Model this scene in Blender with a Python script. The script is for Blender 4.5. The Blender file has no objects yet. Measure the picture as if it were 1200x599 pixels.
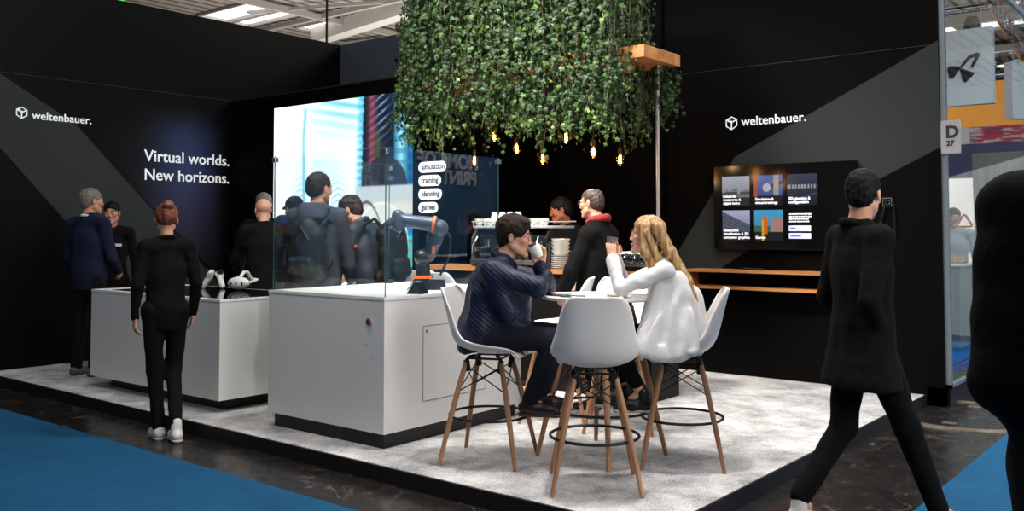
import bpy, math, random
import numpy as np
from mathutils import Vector, Matrix, Euler
PI = math.pi
R = math.radians
random.seed(7)
SC = bpy.context.scene
COL = SC.collection
PZ = 0.09            # top of the stand's raised platform

# ---------------------------------------------------------------- materials
def lin(c):
    return tuple(((v/255)/12.92 if v/255 <= .04045 else ((v/255+.055)/1.055)**2.4) for v in c)

def mat(name, rgb, rough=.5, metal=0., spec=.5, emit=None, estr=0., vary=0., vscale=8., bump=0., bscale=40., alpha=1., stretch=None, coat=0., rgb2=None, sheen=0., detail=4):
    m = bpy.data.materials.new(name); m.use_nodes = True
    nt = m.node_tree; N = nt.nodes; L = nt.links
    b = N['Principled BSDF']
    c = lin(rgb)
    b.inputs['Base Color'].default_value = (*c, 1)
    b.inputs['Roughness'].default_value = rough
    b.inputs['Metallic'].default_value = metal
    b.inputs['Specular IOR Level'].default_value = spec
    b.inputs['Coat Weight'].default_value = coat
    b.inputs['Sheen Weight'].default_value = sheen
    if emit is not None:
        b.inputs['Emission Color'].default_value = (*lin(emit), 1)
        b.inputs['Emission Strength'].default_value = estr
    if vary or bump or rgb2:
        tc = N.new('ShaderNodeTexCoord'); src = tc.outputs['Object']
        if stretch:
            mp = N.new('ShaderNodeMapping'); mp.inputs['Scale'].default_value = stretch
            L.new(src, mp.inputs['Vector']); src = mp.outputs['Vector']
    if vary or rgb2:
        n = N.new('ShaderNodeTexNoise'); n.inputs['Scale'].default_value = vscale; n.inputs['Detail'].default_value = detail
        L.new(src, n.inputs['Vector'])
        r = N.new('ShaderNodeValToRGB'); e = r.color_ramp.elements
        if rgb2: c0, c1 = lin(rgb2), c
        else: c0, c1 = tuple(v*(1-vary) for v in c), tuple(min(1, v*(1+vary)) for v in c)
        e[0].position = .35; e[0].color = (*c0, 1); e[1].position = .65; e[1].color = (*c1, 1)
        L.new(n.outputs['Fac'], r.inputs['Fac']); L.new(r.outputs['Color'], b.inputs['Base Color'])
    if bump:
        n2 = N.new('ShaderNodeTexNoise'); n2.inputs['Scale'].default_value = bscale; n2.inputs['Detail'].default_value = 3
        L.new(src, n2.inputs['Vector'])
        bp = N.new('ShaderNodeBump'); bp.inputs['Strength'].default_value = bump; bp.inputs['Distance'].default_value = .01
        L.new(n2.outputs['Fac'], bp.inputs['Height']); L.new(bp.outputs['Normal'], b.inputs['Normal'])
    return m

def glass_mat(name, tint=(235, 245, 245), refl=.04, gain=1.0, rough=0.0):
    m = bpy.data.materials.new(name); m.use_nodes = True
    nt = m.node_tree; N = nt.nodes; L = nt.links; N.clear()
    o = N.new('ShaderNodeOutputMaterial'); mx = N.new('ShaderNodeMixShader')
    t = N.new('ShaderNodeBsdfTransparent'); t.inputs[0].default_value = (*lin(tint), 1)
    g = N.new('ShaderNodeBsdfGlossy'); g.inputs['Roughness'].default_value = rough
    lw = N.new('ShaderNodeLayerWeight'); lw.inputs[0].default_value = .5
    p = N.new('ShaderNodeMath'); p.operation = 'POWER'; p.inputs[1].default_value = 5
    L.new(lw.outputs['Facing'], p.inputs[0])
    a = N.new('ShaderNodeMath'); a.operation = 'MULTIPLY_ADD'; a.inputs[1].default_value = (1-refl)*gain; a.inputs[2].default_value = refl*gain
    L.new(p.outputs[0], a.inputs[0]); a.use_clamp = True
    L.new(a.outputs[0], mx.inputs[0]); L.new(t.outputs[0], mx.inputs[1]); L.new(g.outputs[0], mx.inputs[2])
    L.new(mx.outputs[0], o.inputs[0])
    return m

def picture_mat(name, strength=1.0, rough=.18, spec=.5):
    """screen that shows the colours stored per point of its panel"""
    m = bpy.data.materials.new(name); m.use_nodes = True
    nt = m.node_tree; N = nt.nodes; L = nt.links
    b = N['Principled BSDF']; b.inputs['Base Color'].default_value = (.0015, .0014, .0013, 1); b.inputs['Roughness'].default_value = rough; b.inputs['Specular IOR Level'].default_value = spec
    a = N.new('ShaderNodeAttribute'); a.attribute_name = 'picture'
    L.new(a.outputs['Color'], b.inputs['Emission Color']); b.inputs['Emission Strength'].default_value = strength
    return m

# ---------------------------------------------------------------- mesh building
class MB:
    def __init__(s): s.v = []; s.f = []; s.m = []
    def add(s, vs, fs, mi=0):
        o = len(s.v); s.v += [tuple(v) for v in vs]; s.f += [tuple(i+o for i in f) for f in fs]; s.m += [mi]*len(fs); return s
    def box(s, a, b, mi=0, M=None):
        x0, y0, z0 = a; x1, y1, z1 = b
        vs = [Vector(p) for p in ((x0,y0,z0),(x1,y0,z0),(x1,y1,z0),(x0,y1,z0),(x0,y0,z1),(x1,y0,z1),(x1,y1,z1),(x0,y1,z1))]
        if M: vs = [M @ v for v in vs]
        return s.add(vs, [(0,3,2,1),(4,5,6,7),(0,1,5,4),(1,2,6,5),(2,3,7,6),(3,0,4,7)], mi)
    def rbox(s, a, b, r=.01, n=3, mi=0, M=None, axis=2):
        """box with rounded edges round one axis and a small chamfer at its two ends"""
        ax = [0,1,2]; ax.remove(axis); i, j = ax
        cx, cy = (a[i]+b[i])/2, (a[j]+b[j])/2; hx, hy = (b[i]-a[i])/2, (b[j]-a[j])/2
        r = min(r, hx*.99, hy*.99); c = min(r*.35, (b[axis]-a[axis])*.3)
        def ring(h, ins):
            out = []
            for q, (sx, sy) in enumerate(((1,1),(-1,1),(-1,-1),(1,-1))):
                for k in range(n+1):
                    t = (q + k/n)*PI/2
                    px = cx + sx*(hx-r) + math.cos(t)*(r-ins); py = cy + sy*(hy-r) + math.sin(t)*(r-ins)
                    p = [0,0,0]; p[i] = px; p[j] = py; p[axis] = h; out.append(Vector(p))
            return out
        rs = [ring(a[axis], c), ring(a[axis]+c, 0), ring(b[axis]-c, 0), ring(b[axis], c)]
        m = len(rs[0]); vs = [v for q in rs for v in q]
        if M: vs = [M @ v for v in vs]
        fs = []
        for q in range(3):
            for k in range(m): fs.append((q*m+k, q*m+(k+1)%m, (q+1)*m+(k+1)%m, (q+1)*m+k))
        fs.append(tuple(range(m-1, -1, -1))); fs.append(tuple(range(3*m, 4*m)))
        return s.add(vs, fs, mi)
    def cone(s, p0, p1, r0, r1=None, n=12, mi=0, caps=True):
        r1 = r0 if r1 is None else r1
        p0 = Vector(p0); p1 = Vector(p1); d = (p1-p0).normalized()
        u = d.orthogonal().normalized(); w = d.cross(u)
        vs = []
        for p, r in ((p0, r0), (p1, r1)):
            for k in range(n):
                a = 2*PI*k/n; vs.append(p + (u*math.cos(a)+w*math.sin(a))*r)
        fs = [(k, (k+1)%n, n+(k+1)%n, n+k) for k in range(n)]
        if caps: fs += [tuple(range(n-1,-1,-1)), tuple(range(n, 2*n))]
        return s.add(vs, fs, mi)
    def tube(s, pts, r, n=8, mi=0, closed=False, caps=True):
        pts = [Vector(p) for p in pts]; m = len(pts); rr = r if isinstance(r, (list, tuple)) else [r]*m
        vs = []; prev = None
        for i, p in enumerate(pts):
            if closed: d = pts[(i+1)%m]-pts[i-1]
            else: d = pts[min(i+1, m-1)]-pts[max(i-1, 0)]
            d.normalize()
            if prev is None: u = d.orthogonal().normalized()
            else:
                u = prev - d*prev.dot(d)
                u = u.normalized() if u.length > 1e-6 else d.orthogonal().normalized()
            prev = u; w = d.cross(u)
            for k in range(n):
                a = 2*PI*k/n; vs.append(p+(u*math.cos(a)+w*math.sin(a))*rr[i])
        fs = []
        for i in range(m if closed else m-1):
            j = (i+1)%m
            for k in range(n): fs.append((i*n+k, i*n+(k+1)%n, j*n+(k+1)%n, j*n+k))
        if not closed and caps: fs += [tuple(range(n-1,-1,-1)), tuple(range((m-1)*n, m*n))]
        return s.add(vs, fs, mi)
    def lathe(s, prof, n=24, mi=0, c=(0,0,0), M=None):
        vs = []; fs = []; c = Vector(c)
        for r, z in prof:
            for k in range(n):
                a = 2*PI*k/n; v = Vector((r*math.cos(a), r*math.sin(a), z))
                vs.append((M @ v if M else v)+c)
        for i in range(len(prof)-1):
            for k in range(n): fs.append((i*n+k, i*n+(k+1)%n, (i+1)*n+(k+1)%n, (i+1)*n+k))
        fs += [tuple(range(n-1,-1,-1)), tuple(range((len(prof)-1)*n, len(prof)*n))]
        return s.add(vs, fs, mi)
    def sphere(s, c, r, n=14, mi=0, sc=(1,1,1)):
        m = n//2+1; vs = []; fs = []
        for i in range(m+1):
            t = PI*i/m
            for k in range(n):
                a = 2*PI*k/n
                vs.append((c[0]+r*sc[0]*math.sin(t)*math.cos(a), c[1]+r*sc[1]*math.sin(t)*math.sin(a), c[2]-r*sc[2]*math.cos(t)))
        for i in range(m):
            for k in range(n): fs.append((i*n+k, i*n+(k+1)%n, (i+1)*n+(k+1)%n, (i+1)*n+k))
        return s.add(vs, fs, mi)
    def prism(s, poly, y0, y1, mi=0, T=None):
        """outline poly [(a,b)] extruded from y0 to y1; T maps (a, b, depth) to a point"""
        T = T or (lambda a, b, d: (a, d, b)); n = len(poly)
        vs = [T(a, b, y0) for a, b in poly]+[T(a, b, y1) for a, b in poly]
        fs = [tuple(range(n)), tuple(range(2*n-1, n-1, -1))]+[(k, n+k, n+(k+1)%n, (k+1)%n) for k in range(n)]
        return s.add(vs, fs, mi)
    def data(s, name, mats, smooth=False, ang=None):
        me = bpy.data.meshes.new(name); me.from_pydata([tuple(v) for v in s.v], [], s.f)
        for m in (mats if isinstance(mats, (list, tuple)) else [mats]): me.materials.append(m)
        me.polygons.foreach_set('material_index', s.m)
        me.validate(); fix_normals(me)
        if smooth:
            me.polygons.foreach_set('use_smooth', [True]*len(me.polygons))
            if ang: me.set_sharp_from_angle(angle=R(ang))
        me.update(); return me

import bmesh
def fix_normals(me):
    bm = bmesh.new(); bm.from_mesh(me); bmesh.ops.recalc_face_normals(bm, faces=bm.faces); bm.to_mesh(me); bm.free()

def obj(name, mb, mats, parent=None, smooth=True, ang=35, loc=None, rot=None, solid=0.):
    me = mb.data(name, mats, smooth, ang) if isinstance(mb, MB) else mb
    o = bpy.data.objects.new(name, me); COL.objects.link(o)
    if parent: o.parent = parent
    if loc: o.location = loc
    if rot: o.rotation_euler = rot
    if solid:
        md = o.modifiers.new('thickness', 'SOLIDIFY'); md.thickness = solid; md.offset = 0
    return o
def tag(o, label, cat, group=None):
    o['label'] = label; o['category'] = cat
    if group: o['group'] = group
    return o
def thing(name, label, cat, loc=(0,0,0), rz=0., group=None):
    o = bpy.data.objects.new(name, None); COL.objects.link(o); o.empty_display_size = .1
    o.location = loc; o.rotation_euler = (0, 0, rz)
    return tag(o, label, cat, group)
def struct(name, mb, mats, parent=None, smooth=False):
    o = obj(name, mb, mats, parent, smooth)
    if not parent: o['kind'] = 'structure'
    return o
def copy_tree(o, parent=None):
    c = o.copy(); COL.objects.link(c); c.parent = parent
    for ch in list(o.children): copy_tree(ch, c)
    return c

def lettering(s, size, mats, name, parent, M, ext=.003, bold=.0, spacing=1., align='LEFT', label=None):
    """flat raised lettering; M places its own x (reading direction), y (up), z (out of the wall)"""
    cu = bpy.data.curves.new(name, 'FONT'); cu.body = s; cu.size = size; cu.extrude = ext; cu.offset = bold
    cu.space_character = spacing; cu.align_x = align; cu.resolution_u = 4
    t = bpy.data.objects.new('tmp', cu); COL.objects.link(t)
    dg = bpy.context.evaluated_depsgraph_get(); me = bpy.data.meshes.new_from_object(t.evaluated_get(dg), depsgraph=dg)
    bpy.data.objects.remove(t); bpy.data.curves.remove(cu)
    me.transform(M); me.materials.clear(); me.materials.append(mats); me.name = name
    o = bpy.data.objects.new(name, me); COL.objects.link(o)
    if parent: o.parent = parent
    return o
def text_w(s, size, bold=0., spacing=1.):
    cu = bpy.data.curves.new('w', 'FONT'); cu.body = s; cu.size = size; cu.offset = bold; cu.space_character = spacing
    t = bpy.data.objects.new('tmp', cu); COL.objects.link(t); bpy.context.view_layer.update()
    w = t.dimensions.x; bpy.data.objects.remove(t); bpy.data.curves.remove(cu); return w
def frame_M(o, x, y):
    x = Vector(x).normalized(); y = Vector(y).normalized(); z = x.cross(y)
    M = Matrix((x, y, z)).transposed().to_4x4(); M.translation = Vector(o); return M
def fit_text(s, width, mats, name, parent, o, x, y, bold=.0, ext=.003, spacing=1., vscale=1.):
    w = text_w(s, 1., bold, spacing); size = width/w
    M = frame_M(o, x, y) @ Matrix.Diagonal((1, vscale, 1, 1))
    return lettering(s, size, mats, name, parent, M, ext, bold*size, spacing)

def picture_panel(name, w, h, nx, ny, func, material, parent, M, keep=None):
    """flat panel in its own x/y plane, colour per point from func(u, v) given in sRGB 0-255"""
    me = bpy.data.meshes.new(name)
    us = np.linspace(0, 1, nx+1); vs = np.linspace(0, 1, ny+1)
    U, V = np.meshgrid(us, vs)
    P = np.zeros((nx+1)*(ny+1)*3).reshape(-1, 3); P[:, 0] = U.ravel()*w; P[:, 1] = V.ravel()*h
    idx = np.arange((nx+1)*(ny+1)).reshape(ny+1, nx+1)
    F = np.stack([idx[:-1, :-1], idx[:-1, 1:], idx[1:, 1:], idx[1:, :-1]], -1).reshape(-1, 4)
    if keep is not None:
        k_ = keep(U.ravel(), V.ravel()); F = F[k_[F].all(1)]
    me.from_pydata(P.tolist(), [], F.tolist())
    C = func(U.ravel(), V.ravel())                        # (n,3) sRGB 0-255
    C = np.clip(C, 0, 400)/255
    C = np.where(C <= .04045, C/12.92, ((C+.055)/1.055)**2.4)
    a = me.color_attributes.new('picture', 'FLOAT_COLOR', 'POINT')
    a.data.foreach_set('color', np.concatenate([C, np.ones((len(C), 1))], 1).astype(np.float32).ravel())
    me.transform(M); me.materials.append(material)
    o = bpy.data.objects.new(name, me); COL.objects.link(o)
    if parent: o.parent = parent
    return o

def vnoise(x, y, seed=0, f=1.):
    """smooth value noise on arrays"""
    x = x*f+seed*13.7; y = y*f+seed*7.3
    xi = np.floor(x); yi = np.floor(y); fx = x-xi; fy = y-yi
    fx = fx*fx*(3-2*fx); fy = fy*fy*(3-2*fy)
    def h(a, b): q = np.sin(a*127.1+b*311.7+seed*74.7)*43758.5453; return q-np.floor(q)
    return (h(xi, yi)*(1-fx)+h(xi+1, yi)*fx)*(1-fy)+(h(xi, yi+1)*(1-fx)+h(xi+1, yi+1)*fx)*fy
# ---------------------------------------------------------------- smooth solid modelling (signed distances, then surface nets)
class SDF:
    def __init__(s, h=.01): s.ops = []; s.h = h; s.noise = None
    # every op: (mode, fn, lo, hi, k)
    def cone(s, a, b, ra, rb=None, k=.02, sq=None, mode='add'):
        a = np.array(a, float); b = np.array(b, float); rb = ra if rb is None else rb
        n = f = None
        if sq is not None: n = np.array(sq[0], float); n /= np.linalg.norm(n); f = sq[1]
        def fn(P):
            if n is not None: P = P + n*((((P-a)@n)*(1/f-1))[..., None]) if True else P
            bb = b if n is None else b + n*(((b-a)@n)*(1/f-1))
            ba = bb-a; L2 = ba@ba+1e-12
            t = np.clip(((P-a)@ba)/L2, 0, 1)
            d = np.linalg.norm(P-a-t[..., None]*ba, axis=-1)-(ra+(rb-ra)*t)
            return d*(1 if f is None else .5*(1+f))
        m = max(ra, rb)*1.0
        s.ops.append((mode, fn, np.minimum(a, b)-m, np.maximum(a, b)+m, k)); return s
    def ell(s, c, r, k=.02, Rm=None, mode='add'):
        c = np.array(c, float); r = np.array(r, float)
        Q = np.eye(3) if Rm is None else np.array(Rm, float)
        def fn(P):
            q = (P-c)@Q                       # into the ellipsoid's own axes
            k0 = np.linalg.norm(q/r, axis=-1); k1 = np.linalg.norm(q/(r*r), axis=-1)+1e-9
            return k0*(k0-1)/k1
        m = r.max(); s.ops.append((mode, fn, c-m, c+m, k)); return s
    def plane(s, p, n):                        # keeps the side the normal points away from
        p = np.array(p, float); n = np.array(n, float); n /= np.linalg.norm(n)
        s.ops.append(('cut', lambda P: (P-p)@n, None, None, 0)); return s
    def disp(s, amp, freq, seed=0, stretch=(1,1,1)):
        rs = np.random.RandomState(seed); D = rs.normal(size=(7, 3)); D /= np.linalg.norm(D, axis=1)[:, None]
        D *= freq*rs.uniform(.6, 1.6, (7, 1)); D *= np.array(stretch); ph = rs.uniform(0, 6.28, 7)
        def fn(P):
            w = np.sin(P@D[0]+ph[0])*.8
            return amp*sum(np.sin(P@D[i]+ph[i]+w*1.5) for i in range(1, 7))/3.
        s.ops.append(('disp', fn, None, None, 0)); return s
    def xform(s, Rm, t):
        """carry all operations so far into a frame turned by Rm and moved to t"""
        Rm = np.array(Rm, float); t = np.array(t, float); new = []
        for mode, fn, lo, hi, k in s.ops:
            g = (lambda f: (lambda P: f((P-t)@Rm)))(fn)
            if lo is not None:
                cs = np.array([[x, y, z] for x in (lo[0], hi[0]) for y in (lo[1], hi[1]) for z in (lo[2], hi[2])])@Rm.T+t
                lo, hi = cs.min(0), cs.max(0)
            new.append((mode, g, lo, hi, k))
        s.ops = new; return s
    def mesh(s):
        h = s.h
        adds = [o for o in s.ops if o[0] == 'add']
        lo = np.min([o[2] for o in adds], 0)-3*h; hi = np.max([o[3] for o in adds], 0)+3*h
        n = np.ceil((hi-lo)/h).astype(int)+1
        ax = [lo[i]+h*np.arange(n[i]) for i in range(3)]
        D = np.full(n, .25, np.float32)
        for mode, fn, a, b, k in s.ops:
            if a is None:
                i0 = np.zeros(3, int); i1 = n
            else:
                i0 = np.clip(np.floor((a-k-2*h-lo)/h).astype(int), 0, n); i1 = np.clip(np.ceil((b+k+2*h-lo)/h).astype(int)+1, 0, n)
                if (i1 <= i0).any(): continue
            sl = tuple(slice(i0[i], i1[i]) for i in range(3))
            sub = D[sl]
            if mode == 'disp':
                m = np.abs(sub) < 3*h+.02
                P = np.stack(np.meshgrid(*[ax[i][sl[i]] for i in range(3)], indexing='ij'), -1)[m]
                sub[m] += fn(P); continue
            P = np.stack(np.meshgrid(*[ax[i][sl[i]] for i in range(3)], indexing='ij'), -1)
            d = fn(P)
            if mode == 'add':
                if k > 0:
                    t = np.clip(.5+.5*(sub-d)/k, 0, 1); D[sl] = sub*(1-t)+d*t-k*t*(1-t)
                else: D[sl] = np.minimum(sub, d)
            elif mode == 'sub':
                d = -d
                if k > 0:
                    t = np.clip(.5-.5*(sub-d)/k, 0, 1); D[sl] = sub*(1-t)+d*t+k*t*(1-t)
                else: D[sl] = np.maximum(sub, d)
            elif mode == 'cut': D[sl] = np.maximum(sub, d)
        D[0] = D[-1] = .1; D[:, 0] = D[:, -1] = .1; D[:, :, 0] = D[:, :, -1] = .1
        return surface_nets(D, lo, h)

def surface_nets(D, lo, h):
    ins = D < 0
    n = D.shape
    c = np.zeros((n[0]-1, n[1]-1, n[2]-1), np.int8)
    for i in (0, 1):
        for j in (0, 1):
            for k in (0, 1): c += ins[i:n[0]-1+i, j:n[1]-1+j, k:n[2]-1+k]
    cell = np.argwhere((c > 0) & (c < 8))
    idx = -np.ones(c.shape, np.int64); idx[cell[:, 0], cell[:, 1], cell[:, 2]] = np.arange(len(cell))
    acc = np.zeros((len(cell), 3)); cnt = np.zeros(len(cell))
    cor = [(i, j, k) for i in (0, 1) for j in (0, 1) for k in (0, 1)]
    for a in cor:
        for ax in range(3):
            if a[ax]: continue
            b = list(a); b[ax] = 1
            da = D[cell[:, 0]+a[0], cell[:, 1]+a[1], cell[:, 2]+a[2]]; db = D[cell[:, 0]+b[0], cell[:, 1]+b[1], cell[:, 2]+b[2]]
            m = (da < 0) != (db < 0); t = np.where(m, da/np.where(m, da-db, 1), 0)
            p = np.tile(np.array(a, float), (len(cell), 1)); p[:, ax] = t
            acc += p*m[:, None]; cnt += m
    V = (cell+acc/np.maximum(cnt, 1)[:, None])*h+lo
    F = []
    for ax in range(3):
        o1, o2 = [(1, 2), (2, 0), (0, 1)][ax]
        s0 = [slice(1, n[i]-1) for i in range(3)]; s1 = list(s0); s0[ax] = slice(0, n[ax]-1); s1[ax] = slice(1, n[ax])
        A = ins[tuple(s0)]; B = ins[tuple(s1)]
        off = np.array([1, 1, 1]); off[ax] = 0
        for flip, m in ((False, A & ~B), (True, ~A & B)):
            e = np.argwhere(m)+off
            if not len(e): continue
            q = []
            for d1, d2 in ((0, 0), (-1, 0), (-1, -1), (0, -1)):
                g = e.copy(); g[:, o1] += d1; g[:, o2] += d2
                q.append(idx[g[:, 0], g[:, 1], g[:, 2]])
            q = np.stack(q, 1)
            if flip: q = q[:, ::-1]
            F.append(q)
    return V, np.concatenate(F)

def np_mesh(name, parts, mats, smooth=True):
    """parts: list of (V, F, material index)"""
    Vs, Fs, Ms = [], [], []; o = 0
    for V, F, mi in parts:
        Vs.append(V); Fs.append(F+o); Ms.append(np.full(len(F), mi, np.int32)); o += len(V)
    V = np.concatenate(Vs); F = np.concatenate(Fs); M_ = np.concatenate(Ms)
    me = bpy.data.meshes.new(name)
    me.vertices.add(len(V)); me.vertices.foreach_set('co', V.astype(np.float32).ravel())
    me.loops.add(F.size); me.loops.foreach_set('vertex_index', F.astype(np.int32).ravel())
    me.polygons.add(len(F)); me.polygons.foreach_set('loop_start', np.arange(0, F.size, 4, dtype=np.int32))
    for m in (mats if isinstance(mats, (list, tuple)) else [mats]): me.materials.append(m)
    me.polygons.foreach_set('material_index', M_)
    me.update(calc_edges=True); me.validate()
    me.polygons.foreach_set('use_smooth', [smooth]*len(me.polygons))
    return me
def sobj(name, sdf, mats, parent=None):
    V, F = sdf.mesh(); return obj(name, np_mesh(name, [(V, F, 0)], mats), None, parent)
# ---------------------------------------------------------------- people
def v3(*a): return np.array(a, float)
def unit(a): a = np.array(a, float); return a/(np.linalg.norm(a)+1e-9)
def rot_m(yaw=0, pitch=0, roll=0):
    """head turn: yaw + to the left, pitch + looking up, roll + tilting to its right"""
    return np.array((Matrix.Rotation(R(yaw), 3, 'Z') @ Matrix.Rotation(R(pitch), 3, 'X') @ Matrix.Rotation(R(roll), 3, 'Y')))

def head_sdf(h=.0045, fem=False, s=1.0):
    g = SDF(h)
    j = .9 if fem else 1.
    g.ell((0, -.012, .035), (.074, .094, .082), .01)
    g.ell((0, .022, -.035), (.057*j, .063, .078), .03)
    for e in (1, -1):
        g.cone((e*.050*j, .0, -.055), (e*.012, .070, -.098), .020, .014, .025)
        g.ell((e*.038, .062, -.018), (.024, .022, .022), .02)
        g.cone((e*.014, .083, .022), (e*.046, .070, .020), .010, .009, .014)
    g.ell((0, .073, -.100), (.020, .016, .015), .02)
    g.cone((0, .084, .012), (0, .102 if not fem else .097, -.024), .008, .0105 if not fem else .0085, .010)
    for e in (1, -1): g.ell((e*.011, .092, -.030), (.009, .011, .008), .006)
    for e in (1, -1): g.ell((e*.031, .096, .003), (.017, .016, .011), .008, mode='sub')
    for e in (1, -1): g.ell((e*.031, .078, .003), (.014, .014, .012), .004)
    g.ell((0, .087, -.058), (.024, .011, .0065), .005); g.ell((0, .085, -.069), (.020, .011, .0075), .005)
    g.ell((0, .101, -.0635), (.022, .010, .0016), .003, mode='sub')
    for e in (1, -1):
        g.ell((e*.077, -.010, -.004), (.007, .017, .030), .006)
        g.ell((e*.087, -.004, -.002), (.006, .009, .016), .004, mode='sub')
    if s != 1:
        for i, (m, fn, lo, hi, k) in enumerate(g.ops):
            g.ops[i] = (m, (lambda f: (lambda P: f(P/s)*s))(fn), lo*s, hi*s, k*s)
    return g

def hair_sdf(kind, h=.0045, s=1.):
    g = SDF(h)
    if kind in ('short', 'gray', 'bun', 'messy', 'thin'):
        t = {'thin': -.004, 'messy': .008}.get(kind, 0.)
        g.ell((0, -.017, .043+t*.6), (.080+t, .101+t, .086+t), .01)
        g.ell((0, -.055, -.012 if kind != 'bun' else .01), (.068, .055, .062 if kind != 'bun' else .045), .03)
        if kind == 'messy': g.cone((-.04, .062, .098), (.045, .066, .094), .022, .020, .02)
        g.ell((0, .112, -.022), (.085, .062, .082), .012, mode='sub')
        for e in (1, -1):
            g.ell((e*.09, .012, -.045), (.030, .045, .042), .01, mode='sub')
            g.ell((e*.088, -.008, -.006), (.014, .022, .032), .006, mode='sub')
        if kind == 'thin': g.ell((0, .02, .13), (.060, .085, .030), .01, mode='sub')
        if kind == 'bun':
            g.ell((.005, -.085, .110), (.042, .040, .036), .012)
            g.ell((0, -.095, .030), (.030, .030, .050), .02)
            g.plane((0, 0, -.06), (0, .3, -1))
        else: g.plane((0, 0, -.062), (0, .3, -1))
        g.disp(.0028 if kind != 'messy' else .0026, 130, 3)
    elif kind == 'long':
        g.ell((0, -.016, .042), (.086, .105, .090), .01)
        for e in (1, -1):
            g.cone((e*.070, .035, .060), (e*.086, .000, -.11), .024, .030, .03)
            g.cone((e*.080, -.005, -.10), (e*.085, -.085, -.26), .034, .036, .03)
        g.ell((0, .118, -.035), (.066, .080, .115), .008, mode='sub')
        g.disp(.003, 120, 5, (1, 1, .12))
    if s != 1:
        for i, (m, fn, lo, hi, k) in enumerate(g.ops):
            g.ops[i] = (m, (lambda f: (lambda P: f(P/s)*s))(fn), None if lo is None else lo*s, None if hi is None else hi*s, k*s)
    return g

def hand_sdf(g, w, d, p, side, curl=(25, 30, 25), thumb=.5, s=1., spread=.0, k=.006):
    """fingers along d, palm facing p; side +1 is a right hand"""
    w = np.array(w, float); d = unit(d); p = np.array(p, float); p = unit(p-d*(p@d)); t = np.cross(d, p)*side
    def rotd(v, a):                               # turns v from d towards p
        return math.cos(a)*v[0]+math.sin(a)*v[1]
    g.cone(w-d*.03*s, w+d*.02*s, .025*s, .026*s, k, sq=(p, .72))
    g.cone(w+d*.02*s, w+d*.075*s, .031*s, .036*s, .012, sq=(p, .42))
    for i, (off, ln) in enumerate(((.030, .92), (.010, 1.), (-.010, .95), (-.028, .78))):
        b = w+d*(.086-.004*abs(i-1))*s+t*off*s
        a = 0.; q = b; c = curl if not isinstance(curl[0], (tuple, list)) else curl[i]
        for L, r0, r1, cc in ((.044, .0088, .0082, c[0]), (.027, .0082, .0076, c[1]), (.022, .0076, .0066, c[2])):
            a += R(cc); dd = unit(math.cos(a)*d+math.sin(a)*p+t*spread*(1.5-i)*.2)
            e = q+dd*L*ln*s; g.cone(q, e, r0*s, r1*s, .003); q = e
    b = w+d*.018*s+t*.024*s
    e1 = b+unit(d*.6+t*(1-thumb)+p*(.2+thumb))*.040*s; e2 = e1+unit(d*.8+t*.2*(1-thumb)+p*thumb*.8)*.032*s; e3 = e2+unit(d*.9-t*.25*thumb+p*.25)*.026*s
    g.cone(b, e1, .015*s, .0115*s, .012); g.cone(e1, e2, .0112*s, .0098*s, .003); g.cone(e2, e3, .0098*s, .0080*s, .003)
    return g

def default_joints(H):
    f = H/1.75
    J = dict(pel=(0, 0, .96), che=(0, .0, 1.26), nk=(0, -.015, 1.475), hd=(0, .02, 1.628),
             shR=(.175, -.01, 1.415), shL=(-.175, -.01, 1.415), elR=(.235, -.03, 1.13), elL=(-.235, -.03, 1.13),
             wrR=(.245, .05, .885), wrL=(-.245, .05, .885), hiR=(.09, 0, .92), hiL=(-.09, 0, .92),
             knR=(.10, .015, .50), knL=(-.10, .015, .50), anR=(.105, -.02, .085), anL=(-.105, -.02, .085),
             toR=(.125, .13, .035), toL=(-.125, .13, .035))
    return {k: np.array(v)*f for k, v in J.items()}

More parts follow.
